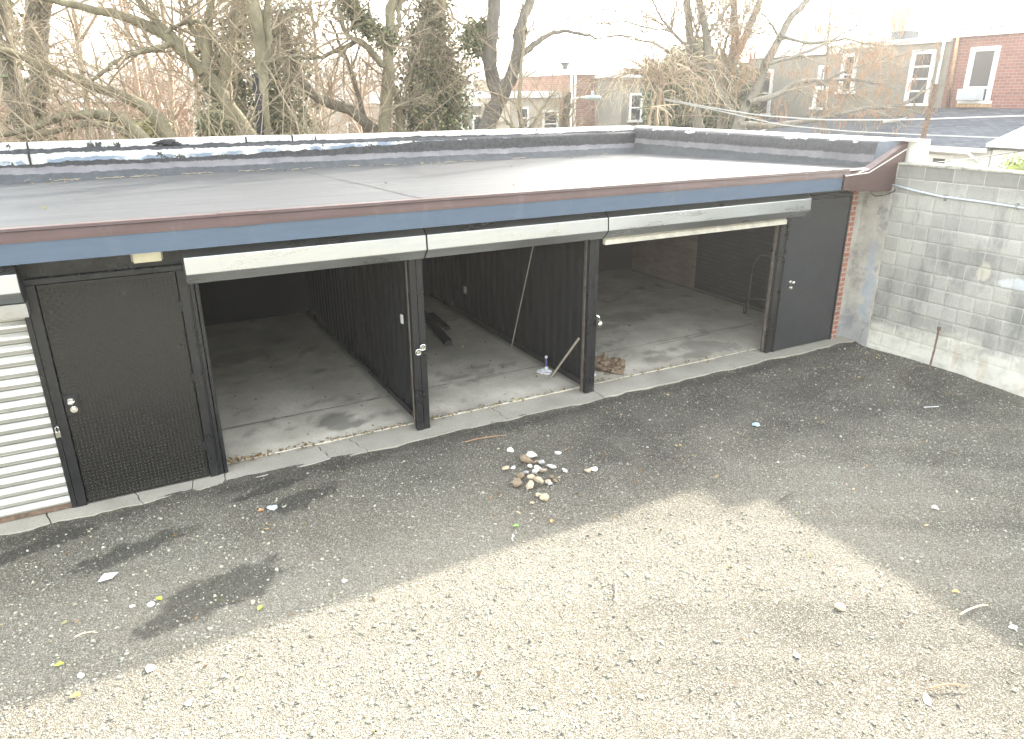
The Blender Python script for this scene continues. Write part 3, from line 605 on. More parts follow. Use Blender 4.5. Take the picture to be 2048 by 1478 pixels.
mb = MB(); pts = [(9.575, 6.62, 2.33), (9.58, 6.3, 2.285), (9.585, 5.9, 2.245), (9.59, 5.3, 2.235), (9.59, 4.6, 2.21), (9.59, 3.6, 2.20), (9.59, 1, 2.2)]
mb.tube(pts, .0135, 10); cd = mb.build('conduit', M['pvc'], W, smooth=True)
mb = MB(); [mb.box(9.575, 9.612, yy-.012, yy+.012, 2.20, 2.27) for yy in (5.85, 4.95, 3.9)]; mb.build('clip', M['galv'], cd)

# ================================================================ LOOSE THINGS
def thing1(name, mb, mat, label, cat_, group=None, **k): return tag(mb.build(name, mat, **k), label, cat_, group)
r0 = atz(1857, 742, -.03)
thing1('iron_rod', MB().tube([(r0[0], r0[1], -.08), (r0[0]+.05, r0[1]+.01, .30), (r0[0]+.085, r0[1]+.03, .535)], [.014,.013,.014], 8).tube([(r0[0]+.085,r0[1]+.03,.53),(r0[0]+.09,r0[1]+.03,.575)], .024, 8), M['rust'], 'rusty iron rod stuck in the ground against the block wall', 'rod')
a = atz(1716, 694, -.02)
thing1('thin_stake', MB().tube([a + [0,0,-.05], a + [.02,.0,.10], a+[.035,0,.28]], .006, 6), M['galv'], 'thin pale stake in the dark gravel at the corner of garage and block wall', 'stake')
# hand truck
h = empty('hand_truck', (9.15, 8.36, 0)); tag(h, 'dark hand truck with grey wheels parked inside the right bay behind the door post', 'hand truck')
A = np.array([.62, -.78, 0]); B = np.array([.78, .62, 0]); o = np.array([9.22, 8.42, 0])      # axle direction, leaning direction
mb = MB()
for s in (-.17, .17):
    mb.tube([o + A*s + B*.0 + [0,0,.02], o + A*s + B*.02 + [0,0,.68], o + A*s*.95 + B*.08 + [0,0,.88], o + A*s*.5 + B*.17 + [0,0,1.0], o + B*.19 + [0,0,1.02]], .011, 8)
for z in (.3,): mb.tube([o + A*-.17 + B*.01 + [0,0,z], o + A*.17 + B*.01 + [0,0,z]], .010, 6)
mb.build('frame', M['steel'], h)
p = o + B*-.02 + [0,0,.02]; mb = MB(); c = [p + A*-.2, p + A*.2, p + A*.2 - B*.2, p + A*-.2 - B*.2]
mb.add(c + [q_ + np.array([0,0,.006]) for q_ in c], [(0,1,2,3),(4,5,6,7),(0,1,5,4),(1,2,6,5),(2,3,7,6),(3,0,4,7)]); mb.build('toe_plate', M['lampbody'], h)
for s in (-.22, .22):
    c = o + A*s + B*.09 + [0,0,.125]; w_ = MB().tube([c - A*.022, c + A*.022], .125, 22).build('wheel', M['burnt'], h)
    MB().tube([c - A*.026, c + A*.026], .098, 20).build('rim', M['rubber'], w_); MB().tube([c - A*.03, c + A*.03], .022, 10).build('hub', M['burnt'], w_)
# sticks, poles, planks
thing1('pole', MB().tube([(4.80, 8.98, .02), (4.885, 8.45, 1.72)], .0075, 8), M['lampbody'], 'long thin pole leaning on the corrugated partition inside the middle bay', 'pole')
thing1('stick', MB().tube([(4.70, 7.66, .03), (4.755, 7.125, .70)], .014, 8), M['timber'], 'short weathered stick leaning on the partition near its front post', 'stick')
def plank(a, b, w, hh):
    a, b = np.array(a), np.array(b); d = (b-a)/np.linalg.norm(b-a); s = np.array([-d[1], d[0], 0])*w/2; u = np.array([0, 0, hh])
    v = [a-s, a+s, b+s, b-s]; return MB().add(v + [p_+u for p_ in v], [(0,3,2,1),(4,5,6,7),(0,1,5,4),(1,2,6,5),(2,3,7,6),(3,0,4,7)])
thing1('timber_beam', plank((4.02, 9.50, .02), (4.35, 11.7, .02), .11, .085), M['blackbeam'], 'thick black timber beam lying on the floor of the middle bay', 'beam', bevel=.006)
thing1('plank', plank((4.33, 10.25, .02), (4.42, 11.2, .02), .10, .04), M['blackbeam'], 'short thin dark plank beside the thick beam in the middle bay', 'plank', bevel=.004)
b = empty('brush', (4.74, 7.88, 0)); tag(b, 'purple-handled brush with white knob standing by the partition of the middle bay', 'brush')
MB().tube([(4.76,7.90,.05),(4.755,7.90,.20)], .013, 8).build('handle', M['purple'], b); MB().ball((4.755,7.90,.215), .022).build('knob', M['plastic'], b, smooth=True); MB().ball((4.76,7.90,.05), .028, 1, 1, 1.2).build('head', M['plastic'], b, smooth=True)
thing1('plastic_bag', crumple(MB(), (4.70,7.86,.035), .11, 3, .25), M['plastic'], 'crumpled white plastic under the purple-handled brush', 'plastic bag')
mb = MB(); crumple(mb, (5.45,7.60,.10), .17, 5, .55); crumple(mb, (5.66,7.52,.07), .14, 6, .7); crumple(mb, (5.55,7.40,.05), .13, 7, .4)
for k in range(24): a_ = random.uniform(0, 6.28); c = np.array([5.55+random.gauss(0,.14), 7.50+random.gauss(0,.10), random.uniform(.03,.17)]); mb.tube([c, c+np.array([math.cos(a_)*.09, math.sin(a_)*.09, random.uniform(-.03,.05)])], .006, 5)
mb.tube([(5.45,7.56,.12),(5.47,7.55,.27)], [.06,.008], 8)
thing1('debris_heap', mb, M['ragm'], 'brown heap of rags and broken wood at the foot of the bay post', 'debris')
thing1('plastic_scrap', crumple(MB(), (5.16,7.45,.03), .09, 8, .18), M['plastic'], 'crumpled white plastic scrap between the post foot and the brown heap', 'plastic scrap')
# paper and litter in the yard
a = atz(215, 1155, -.035); thing1('paper_scrap', MB().add([a+[-.07,-.03,0], a+[.03,-.05,.012], a+[.08,.03,.004], a+[-.02,.045,.016]], [(0,1,2,3)]), M['plastic'], 'white torn paper scrap lying on gravel at the left', 'paper')
a = atz(545, 1017, -.035); thing1('plastic_scrap', crumple(MB(), a+[0,0,.01], .05, 12, .25), M['pvc'], 'bluish plastic scrap on the gravel in front of the left open bay', 'plastic scrap')
a = atz(1512, 850, -.035); thing1('wrapper', crumple(MB(), a+[0,0,.01], .05, 13, .3), M['teal'], 'small teal wrapper on the dark gravel right of the stone heap', 'wrapper')
a = atz(1862, 816, -.04); thing1('white_rod', MB().tube([a+[-.08,.04,.012], a+[.10,-.03,.012]], .005, 6), M['plastic'], 'thin white rod lying on the gravel near the block wall', 'rod')
def twig(px0, py0, px1, py1, r, label, mat='timber', kx=.02):
    a, b = atz(px0, py0, -.038), atz(px1, py1, -.038); m_ = (a+b)/2 + np.array([kx, kx*.6, .012])
    thing1('twig', MB().tube([a+[0,0,.006], (a+m_)/2+[0.004,-.004,.014], m_, (b+m_)/2+[-.006,.004,.01], b+[0,0,.008]], [r,r*.95,r*.9,r*.75,r*.5], 6), M[mat], label, 'twig')
twig(1228, 1165, 1232, 1205, .006, 'small curved twig on the sunlit gravel near the shadow edge'); twig(1920, 1230, 1975, 1212, .008, 'pale forked twig on shaded gravel at the right edge', 'straw'); twig(1025, 1070, 1026, 1083, .006, 'short white stick standing out on the shaded gravel below the stone heap', 'plastic', .0)
twig(1860, 1378, 1935, 1375, .007, 'long brown twig on the sunlit gravel at lower right', 'pod'); twig(150, 1275, 195, 1267, .006, 'straw-coloured twig on shaded gravel at lower left', 'straw'); twig(930, 885, 1010, 872, .006, 'thin brown twig lying along the edge of the concrete apron', 'pod')
twig(1560, 1000, 1600, 985, .008, 'dark twig on the gravel beside the sunlit corner', 'bark_dark')
# ---- heap of rubble stones
def rock(seed, r, flat=.75):
    R_ = random.Random(seed); bm = bmesh.new(); bmesh.ops.create_icosphere(bm, subdivisions=3, radius=r)
    for _ in range(13):
        d = Vector((R_.gauss(0,1), R_.gauss(0,1), R_.gauss(0,1))).normalized(); k = r*R_.uniform(.42, .78)
        for v in bm.verts:
            e = v.co.dot(d) - k
            if e > 0: v.co -= d*e
    sx, sy = R_.uniform(1.05, 1.6), R_.uniform(.95, 1.3)
    for v in bm.verts: v.co = Vector((v.co.x*sx, v.co.y*sy, v.co.z*flat)) + Vector((R_.gauss(0,1), R_.gauss(0,1), R_.gauss(0,1)))*r*.012
    me = bpy.data.meshes.new('stone'); bm.to_mesh(me); bm.free(); return me
m_st = dict(white=simple('white_stone', (.62,.60,.55), .85, var=.15, scale=25), tan=simple('tan_stone', (.42,.34,.24), .9, var=.25, scale=25), brown=simple('brown_stone', (.22,.165,.11), .9, var=.3, scale=25), grey=simple('grey_stone', (.36,.36,.35), .9, var=.2, scale=25))
stones = [ # px, py, size px, colour, label
 (1062,910,20,'white','squarish white stone at the top of the stone heap'),(1052,920,24,'brown','brown knobbly stone under the white one at the top of the heap'),(1072,922,13,'brown',None),(1085,924,16,'grey',None),(1103,931,13,'white','white oval stone on the far right side of the heap'),
 (1020,898,13,'white','lone white flat stone left of the heap near the apron'),(1116,902,11,'white','lone small white stone right of the heap top'),(1130,938,11,'white','small white stone just outside the heap to its right'),(1013,934,14,'tan','tan stone at the left outside the heap'),(1026,932,9,'white','small white stone touching the tan one left of the heap'),
 (1060,932,12,'white',None),(1075,938,16,'white',None),(1070,946,14,'white','broad white flat stone in the middle of the heap'),(1088,941,13,'tan',None),(1042,953,20,'brown','dark brown rounded stone on the left flank of the heap'),(1064,957,18,'tan',None),(1078,964,22,'tan','largest tan stone at the heart of the heap'),(1034,968,24,'brown','long brown stone at the lower left of the heap'),
 (1060,973,19,'tan',None),(1097,962,12,'tan',None),(1104,953,11,'brown',None),(1110,959,10,'brown',None),(1078,988,14,'tan',None),(1091,993,18,'tan','pointed cream stone at the foot of the heap'),(1064,1002,10,'tan',None),(1037,1021,9,'tan','small orange-tan stone alone below the heap'),
 (1177,938,14,'tan','tan stone of the pair lying well right of the heap'),(1188,935,13,'white','white stone of the pair lying well right of the heap'),(1100,965,9,'grey',None),(1052,945,9,'grey',None)]
for k, (px, py, sz, c, lab) in enumerate(stones):
    p = atz(px, py, -.03); dist = np.linalg.norm(p - [0,0,3.5]); r = sz*.5*dist/F*1.05
    me = rock(200+k, r); me.materials.append(m_st[c]); o = bpy.data.objects.new('rubble_stone', me); C.objects.link(o)
    zz = float(yard_z(np.array([p[0]]), np.array([p[1]]))[0]); pile = .035*math.exp(-((px-1072)**2/900 + (py-955)**2/700))
    o.location = (p[0], p[1], zz + r*.5 + pile); o.rotation_euler = (random.uniform(-.3,.3), random.uniform(-.3,.3), random.uniform(0,6.3))
    tag(o, lab or {'white':'white stone lying among others inside the heap on the gravel','tan':'tan stone lying among others inside the heap on the gravel','brown':'small brown stone lying among others inside the heap on the gravel','grey':'grey stone lying among others inside the heap on the gravel'}[c], 'stone', 'rubble stones heaped on the gravel')
# bigger single stones in the yard
lone = [(300,1332,16,'white','broad white stone on the shaded gravel at lower left, near the sunlit edge'),(300,1203,11,'white','white stone beside the yellow-green leaf at left'),(262,1208,10,'white','rounded white stone left of the leaf-side stone'),(160,1345,9,'white','small white stone alone at far lower left'),(687,1158,9,'white','white pebble on a dark smear in front of the middle bay'),(505,1201,10,'tan','yellowish stone on the dark oily patch at left'),
        (1682,1210,17,'tan','cream stone alone in the sunlit gravel, right of centre'),(1595,1305,13,'white','white flat stone in the sunlit gravel at lower right'),(1855,1395,15,'white','chunky white stone in the sunlit gravel at far lower right'),(1062,1340,9,'white','round white stone in the sunlit gravel below the heap'),(152,1238,9,'brown','reddish stone on the shaded gravel at far left'),(1870,1012,11,'white','white flat stone in the bluish shaded gravel at right'),(2027,1250,12,'white','pale flat stone at the right edge by the shadow line'),(1450,1477,12,'white','white stone at the bottom edge of the sunlit gravel'),(375,1400,14,'white','pale stone in the sunlit gravel at lower left')]
for k, (px, py, sz, c, lab) in enumerate(lone):
    p = atz(px, py, -.03); dist = np.linalg.norm(p - [0,0,3.5]); r = sz*.5*dist/F*1.1
    me = rock(300+k, r, .55); me.materials.append(m_st[c]); o = bpy.data.objects.new('stone', me); C.objects.link(o)
    zz = float(yard_z(np.array([p[0]]), np.array([p[1]]))[0]); o.location = (p[0], p[1], zz + r*.35); o.rotation_euler = (0, 0, random.uniform(0, 6.3)); tag(o, lab, 'stone', 'single stones in the yard')
# ---- loose gravel chips (uncountable)
N = 60000; px_ = rng.uniform(-2.2, 9.7, N*2); py_ = rng.uniform(.9, 6.78, N*2); keep = rng.uniform(0, 1, N*2) < np.clip(chips_d(px_, py_)*1.0, .08, 1)*(1 - .8*stain_f(px_, py_))
px_, py_ = px_[keep][:N], py_[keep][:N]; N = len(px_); sz = np.clip(rng.lognormal(math.log(.0046), .42, N), .0025, .026)
bx_, by_ = rng.uniform(-1.8, 3.0, 900), rng.uniform(2.0, 6.3, 900); kk = rng.uniform(0, 1, 900) < np.clip(.75 - .22*(bx_+1), .08, 1); bx_, by_ = bx_[kk], by_[kk]
fx_, fy_ = rng.uniform(-2, 9.6, 3400), rng.uniform(1.0, 6.7, 3400); bx_, by_ = np.r_[bx_, fx_], np.r_[by_, fy_]
px_, py_, sz = np.r_[px_, bx_], np.r_[py_, by_], np.r_[sz, np.r_[rng.uniform(.009, .019, len(bx_)-3400), np.clip(rng.lognormal(math.log(.0075), .35, 3400), .004, .018)]]; N = len(px_)
oct_ = np.array([(1,0,0),(-1,0,0),(0,1,0),(0,-1,0),(0,0,1),(0,0,-1)], float); fo = np.array([(0,2,4),(2,1,4),(1,3,4),(3,0,4),(2,0,5),(1,2,5),(3,1,5),(0,3,5)])
V = oct_[None] + rng.normal(0, .22, (N, 6, 3)); V *= (sz[:, None]*rng.uniform(.7, 1.4, (N, 3)))[:, None, :]; V[..., 2] *= .7
th = rng.uniform(0, 6.28, N); c, s = np.cos(th)[:, None], np.sin(th)[:, None]; Vx = V[..., 0]*c - V[..., 1]*s; Vy = V[..., 0]*s + V[..., 1]*c
V[..., 0] = Vx + px_[:, None]; V[..., 1] = Vy + py_[:, None]; V[..., 2] += (yard_z(px_, py_) + sz*.35)[:, None]
g = np.clip(rng.beta(2, 2.6, N)*.46 + .13, .13, .58); warm = rng.uniform(.8, 1.0, N); col = np.stack([g, g*(.93+.05*warm), g*(.70+.2*(warm-.8)*4), np.ones(N)], 1)
tag(npmesh('gravel_chips', V.reshape(-1, 3), (fo[None] + (np.arange(N)*6)[:, None, None]).reshape(-1, 3), M['tint'], smooth=False, col=np.repeat(col, 6, 0)), kind='stuff')
# ---- fallen leaves
def leaves(name, P, size, cols, flat=.5, seed=5, mat='leaf'):
    r = np.random.default_rng(seed); n = len(P); nrm = r.normal(0, 1, (n, 3)); nrm[:, 2] = np.abs(nrm[:, 2])/max(flat, .01) if flat < 1 else nrm[:, 2]; nrm /= np.linalg.norm(nrm, axis=1, keepdims=True)
    t = np.cross(nrm, r.normal(0, 1, (n, 3))); t /= np.linalg.norm(t, axis=1, keepdims=True); b = np.cross(nrm, t); s = size*r.uniform(.6, 1.4, n)[:, None]
    cup = nrm*s*.25
    V = np.stack([P - t*s, P - b*s*.5 + cup*.6, P + t*s*1.1, P + b*s*.5 + cup*.6], 1)
    cc = np.array(cols)[r.integers(0, len(cols), n)]*r.uniform(.65, 1.25, (n, 1)); cc = np.concatenate([np.clip(cc, 0, 1), np.ones((n, 1))], 1)
    return V.reshape(-1, 3), np.arange(n*4).reshape(-1, 4), np.repeat(cc, 4, 0)
n = 400; lx = rng.uniform(-1.5, 9.4, n); ly = 1.5 + 5.2*rng.beta(2.4, 1.2, n); keep = rng.uniform(0, 1, n) < np.where(lx > 4.5, 1., .55); lx, ly = lx[keep], ly[keep]
P = [np.stack([lx, ly, yard_z(lx, ly) + .012], 1)]
for (x0, x1, k) in ((.56, 2.5, 190), (2.75, 4.75, 130), (4.95, 8.0, 90)):
    xx = x0 + (x1-x0)*np.clip(rng.beta(.7, 1.1, k) + .0*rng.normal(0, 1, k), 0, 1); P.append(np.stack([xx, 7.20 + np.abs(rng.normal(0, .035, k))*rng.choice([-1, 1], k), np.full(k, .025)], 1))
for (x0, x1, y0, y1, k) in ((.6, 2.5, 7.3, 10.5, 60), (2.8, 4.7, 7.3, 10.5, 70), (5, 9, 7.3, 9, 30), (-5, 9.3, 11.6, 12.15, 60), (-1, 9, 7, 12, 14)):
    xx, yy = rng.uniform(x0, x1, k), rng.uniform(y0, y1, k); P.append(np.stack([xx, yy, np.where((yy > 11) | (k == 14), 2.575 - (yy-6.64)*.024 + .012, .03)], 1))
V, Q, cc = leaves('leaf_litter', np.concatenate(P), .021, [(.24,.17,.08),(.24,.13,.06),(.33,.25,.13),(.15,.10,.06),(.27,.25,.11),(.24,.18,.12),(.18,.12,.08)], .35, 5)
tag(npmesh('leaf_litter', V, Q, M['leaf'], smooth=False, col=cc), kind='stuff')
def bigleaf(px, py, col, label):
    p = atz(px, py, -.03); zz = float(yard_z(np.array([p[0]]), np.array([p[1]]))[0]); mb = MB(); a = random.uniform(0, 6.28); r = .028
    pts = [(0,-1.1),(.55,-.6),(.75,0),(.45,.6),(0,1.15),(-.45,.6),(-.75,0),(-.55,-.6)]
    vs = [(p[0]+r*(u*math.cos(a)-w*math.sin(a)), p[1]+r*(u*math.sin(a)+w*math.cos(a)), zz+.014+.012*abs(u)) for u, w in pts] + [(p[0], p[1], zz+.008)]
    mb.add(vs, [(i, (i+1) % 8, 8) for i in range(8)]); thing1('fallen_leaf', mb, simple('leaf_'+str(px), col, .6, var=.2, scale=60), label, 'leaf', 'distinct fallen leaves')
bigleaf(318, 1194, (.40,.42,.06), 'yellow-green leaf by the white stones at left'); bigleaf(520, 1214, (.30,.36,.06), 'yellow-green leaf on the dark oily patch at left'); bigleaf(522, 1022, (.45,.22,.08), 'orange leaf on the dark gravel in front of the left open bay'); bigleaf(1032, 1050, (.22,.42,.08), 'bright green leaf on the gravel below the stone heap')
bigleaf(118, 1327, (.36,.38,.06), 'yellow-green leaf at far lower left'); bigleaf(150, 1387, (.50,.34,.10), 'yellow-brown leaf near the lower left edge of the shade'); bigleaf(1912, 1182, (.48,.34,.14), 'tan leaf on the shaded gravel at right'); bigleaf(1104, 1040, (.42,.28,.12), 'tan leaf below and right of the stone heap')


# ================================================================ HOUSES
def win_x(parent, x, ya, yb, z0, z1, rows=2, deep=.06, col='white', glass='glass'):
    """window in a wall facing -x: frame, panes, sill"""
    f = .09; mb = MB(); y0, y1 = min(ya, yb), max(ya, yb)
    mb.box(x-deep, x+.02, y0, y0+f, z0, z1).box(x-deep, x+.02, y1-f, y1, z0, z1).box(x-deep, x+.02, y0+f, y1-f, z1-f*1.3, z1)
    w = mb.build('window', M[col], parent, bevel=.006)
    mb = MB(); h = (z1-f*1.3-z0)
    for k in range(1, rows): zz = z0 + h*k/rows; mb.box(x-deep*.5, x+.02, y0+f, y1-f, zz-.025, zz+.025)
    mb.box(x-deep*.5, x+.02, y0+f, y0+f+.05, z0, z1-f*1.3).box(x-deep*.5, x+.02, y1-f-.05, y1-f, z0, z1-f*1.3); mb.build('sash', M[col], w)
    MB().box(x-.012, x+.03, y0+f+.05, y1-f-.05, z0, z1-f*1.3).build('pane', M[glass], w)
    MB().box(x-deep-.05, x+.02, y0-.07, y1+.07, z0-.08, z0).build('sill', M[col], w, bevel=.008)
    return w
def downpipe(parent, pts, r, mat): return MB().tube(pts, r, 8).build('downpipe', M[mat], parent, smooth=True)
HX = 23.0
# brick house at the right
B = empty('brick_house', (27, 10, -1)); tag(B, 'red brick rowhouse with an air conditioner in its white window, at the right', 'house')
MB().box(HX, 31, 4, 14.72, -1.2, 5.10).build('wall', M['hbrick'], B)
rf = MB().box(HX-.12, 31, 4, 14.75, 5.10, 5.28).build('roof', M['white'], B); MB().box(HX-.02, 31, 4, 14.73, 5.28, 5.33).build('coping', M['steel'], rf)
w = win_x(B, HX, 13.27, 14.11, 3.33, 4.80, 1); MB().box(HX-.04, HX, 13.40, 14.0, 3.66, 3.72).build('lower_rail', M['white'], w)
win_x(B, HX, 9.2, 10.05, 3.33, 4.80, 2)
MB().box(HX-.1, HX+.02, 13.18, 14.2, 3.15, 3.24).build('rusty_sill', M['rustorange'], B)
MB().box(HX-.03, HX, 4.1, 14.45, 2.6, 3.10).build('flashing', M['tarroof'], B)
ac = MB().box(HX-.42, HX-.02, 13.47, 14.05, 3.34, 3.66).build('air_conditioner', M['acm'], B, bevel=.015)
mb = MB()
for k in range(7): mb.box(HX-.432, HX-.418, 13.50+k*.075, 13.50+k*.075+.05, 3.40, 3.61)
mb.build('grille', M['pvc'], ac)
downpipe(B, [(HX-.08,14.55,5.1),(HX-.1,14.52,4.6),(HX-.1,14.45,3.1),(HX-.3,14.45,2.95)], .05, 'rustorange')
# grey stucco house
H = empty('stucco_house', (27, 16.7, -1)); tag(H, 'grey stucco rowhouse with white sash windows next to the red brick one', 'house')
MB().box(HX+.01, 31, 14.74, 18.60, -1.2, 5.0).build('wall', M['stucco'], H)
rf = MB().box(HX-.1, 31, 14.77, 18.62, 5.0, 5.16).build('roof', M['white'], H)
ch = MB().box(HX+1.2, HX+1.9, 17.2, 17.75, 5.16, 5.5).build('chimney', M['tarroof'], rf); MB().box(HX+1.15, HX+1.95, 17.15, 17.8, 5.5, 6.2).build('chimney_stack', M['stucco'], rf)
win_x(H, HX, 15.17, 15.98, 3.25, 4.81, 4); win_x(H, HX, 17.95, 18.55, 3.62, 4.84, 2)
downpipe(H, [(HX-.08,14.95,5.05),(HX-.1,14.95,3.0),(HX-.35,15.1,2.85),(HX-1.4,15.6,2.7)], .045, 'offwhite')
# lower stucco house
L = empty('low_stucco_house', (27, 21, -1)); tag(L, 'lower grey stucco rowhouse with small square window, behind the leaning bare tree', 'house')
MB().box(HX+.02, 31, 18.64, 23.0, -1.2, 4.86).build('wall', M['stucco'], L)
rf = MB().box(HX-.12, 31, 18.66, 23.05, 4.86, 5.12).build('roof', M['white'], L); MB().box(HX+1, HX+1.7, 20.7, 21.3, 5.12, 6.0).build('chimney', M['stucco2'], rf)
win_x(L, HX, 19.0, 19.58, 3.10, 3.80, 1); win_x(L, HX, 21.6, 22.5, 2.85, 4.45, 2); win_x(L, HX, 19.15, 19.5, 4.0, 4.5, 1)
# dark sided house with a white-posted porch, half hidden by ivy
D = empty('porch_house', (27, 25.5, -1)); tag(D, 'dark house with white porch posts beyond the stucco row, overgrown with ivy', 'house')
MB().box(HX+.6, 31, 23.1, 36, -1.2, 4.6).build('wall', M['tarroof'], D); MB().box(HX-.2, 31, 23.1, 36, 4.6, 4.75).build('roof', M['tarroof'], D)
for yy in (23.2, 24.3, 25.6): MB().box(HX-.06, HX+.06, yy-.06, yy+.06, -1.2, 4.6).build('post', M['white'], D)
# lean-tos in front of the row
S1 = empty('shingle_lean_to', (21, 13, -1)); tag(S1, 'blue-grey shingled lean-to with white wall and small window, below the brick house', 'outbuilding')
MB().box(19.6, HX-.02, 11.02, 14.9, -1.2, 2.18).build('wall', M['white'], S1)
MB().prism([(19.35,2.185),(HX-.04,3.06),(HX-.04,3.12),(19.35,2.25)], 'y', 11.0, 14.98).build('roof', M['shingle'], S1)
MB().prism([(19.33,2.13),(19.36,2.13),(19.36,2.24),(19.33,2.24)], 'y', 10.98, 15.0).build('gutter', M['offwhite'], S1)
win_x(S1, 19.6, 12.0, 12.62, 1.35, 2.02, 1, .03)
downpipe(S1, [(19.3,14.9,2.16),(19.3,11.4,2.1),(19.4,11.15,1.9)], .04, 'offwhite')
S2 = empty('white_lean_to', (21, 9, -1)); tag(S2, 'white-roofed lean-to beside the shingled one, at the right edge', 'outbuilding')
MB().box(19.6, HX-.02, 6.0, 10.98, -1.2, 2.2).build('wall', M['white'], S2)
MB().prism([(19.3,2.28),(HX-.04,3.22),(HX-.04,3.30),(19.3,2.36)], 'y', 6.0, 11.0).build('roof', M['white'], S2)
S3 = empty('dark_lean_to', (21, 18, -1)); tag(S3, 'dark tar-roofed lean-to with ridge line below the stucco house', 'outbuilding')
MB().box(19.8, HX-.02, 15.05, 19.5, -1.2, 2.05).build('wall', M['stucco'], S3)
r3 = MB().prism([(19.6,2.05),(HX-.04,2.80),(HX-.04,2.86),(19.6,2.11)], 'y', 15.02, 19.55).build('roof', M['tarroof'], S3)
MB().tube([(19.7,15.06,2.13),(HX-.1,15.06,2.88)], .06, 8).build('ridge_roll', M['tarroof'], r3)
S4 = empty('grey_lean_to', (20, 22, -1)); tag(S4, 'grey flat lean-to with a pale sloping edge board, behind the garage parapet', 'outbuilding')
MB().box(19.0, HX-.02, 19.6, 25, -1.2, 1.9).build('wall', M['stucco'], S4)
MB().prism([(18.8,1.9),(HX-.04,2.66),(HX-.04,2.72),(18.8,1.96)], 'y', 19.6, 25.0).build('roof', M['tarroof'], S4)
MB().prism([(18.78,1.84),(HX-.1,2.62),(HX-.1,2.80),(18.78,2.02)], 'y', 19.52, 19.60).build('edge_board', M['white'], S4)
# houses beyond the trees, fronts towards the yard
def front_house(name, label, x0, x1, Y, top, base, wall, wins, cornice=.22, depth=7, band='white', bay=None):
    h = empty(name, ((x0+x1)/2, Y+depth/2, base)); tag(h, label, 'house')
    MB().box(x0, x1, Y, Y+depth, base-1, top-cornice).build('wall', M[wall], h)
    MB().box(x0-.12, x1+.12, Y-.15, Y+depth, top-cornice, top).build('roof', M[band], h)
    for (a, b, z0, z1) in wins:
        f = .09; mb = MB().box(a-f, a, Y-.05, Y+.02, z0, z1).box(b, b+f, Y-.05, Y+.02, z0, z1).box(a-f, b+f, Y-.05, Y+.02, z1, z1+f).box(a-f-.05, b+f+.05, Y-.10, Y+.02, z0-.1, z0).box(a, b, Y-.03, Y+.02, (z0+z1)/2-.03, (z0+z1)/2+.03)
        w = mb.build('window', M['white'], h); MB().box(a, b, Y-.012, Y+.03, z0, z1).build('pane', M['glass'], w)
    return h
def row(px0, px1, Y, ptop, **k):
    a = at(px0, ptop, Y); b = at(px1, ptop, Y); return a[0], b[0], (a[2]+b[2])/2
x0, x1, t = row(125, 372, 34, 192)
h1 = front_house('brick_rowhouse', 'distant brick rowhouse with white cornice seen through twigs at the far left', x0, x1, 34, t, -3, 'hbrick2', [(x0+.5, x0+1.4, t-1.6, t-.5), (x0+2.6, x0+3.5, t-1.6, t-.5), (x0+4.4, x0+5.2, t-1.6, t-.5), (x0+.5, x0+1.4, t-4, t-2.7), (x0+4.2, x0+5.2, t-4, t-2.7)])
x0, x1, t = row(374, 422, 33.2, 193)
h2 = front_house('bay_window_house', 'distant white house with narrow windows and pale blue bay, left of the forked tree', x0, x1, 33.2, t, -3, 'white', [(x0+.16, x0+.34, t-.75, t-.3), (x0+.75, x0+.95, t-.75, t-.3), (x0+.3, x0+.78, t-1.75, t-1.25)], .08)
MB().prism([(x0-.05, 33.0), (x1+.05, 33.0), (x1, 33.2), (x0, 33.2)], 'z', t-1.08, t-.98).build('bay_roof', M['offwhite'], h2)
x0, x1, t = row(430, 640, 40, 196)
front_house('tan_rowhouse', 'distant tan rowhouse hidden behind the ivy-wrapped trunks', x0, x1, 40, t, -3, 'stucco2', [(x0+1, x0+1.9, t-1.8, t-.6), (x0+3.4, x0+4.3, t-1.8, t-.6)])
x0, x1, t = row(655, 830, 38, 184)
front_house('white_roofed_house', 'distant low house with broad white roof edge left of the big ivy tree', x0, x1, 38, t, -3, 'stucco2', [(x0+.9, x0+1.7, t-2.6, t-1.5), (x0+3.0, x0+3.8, t-2.6, t-1.5)], .55)
x0, x1, t = row(860, 1010, 33, 207)
front_house('grey_garden_house', 'distant grey house with white porch trim between ivy tree and leaning trunk', x0, x1, 33, t, -3, 'stucco', [(x0+.8, x0+1.5, t-1.8, t-.6), (x0+2.2, x0+2.9, t-1.8, t-.6)], .12)
x0, x1, t = row(1020, 1142, 30, 182)
front_house('peach_house', 'distant peach-coloured house with white roof edge beside the broken trunk', x0, x1, 30, t, -2, 'stucco2', [(x0+.5, x0+.85, t-1.5, t-.75), (x0+1.75, x0+2.4, t-1.9, t-.9)], .28)
x0, x1, t = row(1030, 1142, 52, 143)
front_house('upper_rowhouse', 'far cream rowhouse rising above the peach house roof', x0, x1, 52, t, -2, 'stucco2', [(x0+1.2+i*1.1, x0+1.9+i*1.1, t-2.4, t-1.1) for i in range(3)], .5)
x0, x1, t = row(1145, 1240, 29, 139)
h5 = front_house('square_brick_house', 'square dark red brick house with white parapet behind the twiggy bush', x0, x1, 29, t, -2, 'hbrick2', [(x0+1.75, x0+2.3, t-1.5, t-.6)], .22)
MB().tube([(x0+.1, 28.9, t-.2), (x0+.1, 28.9, t-3.4)], .05, 8).build('downpipe', M['white'], h5)
MB().tube([(x0+.0, 29.6, t-.2), (x0+.0, 29.6, t+.10)], .12, 10).tube([(x0+.0, 29.6, t+.10), (x0+.0, 29.6, t+.30)], [.12, .34], 4).build('chimney_cowl', M['tarroof'], h5)
x0, x1, t = row(1246, 1325, 27, 146)
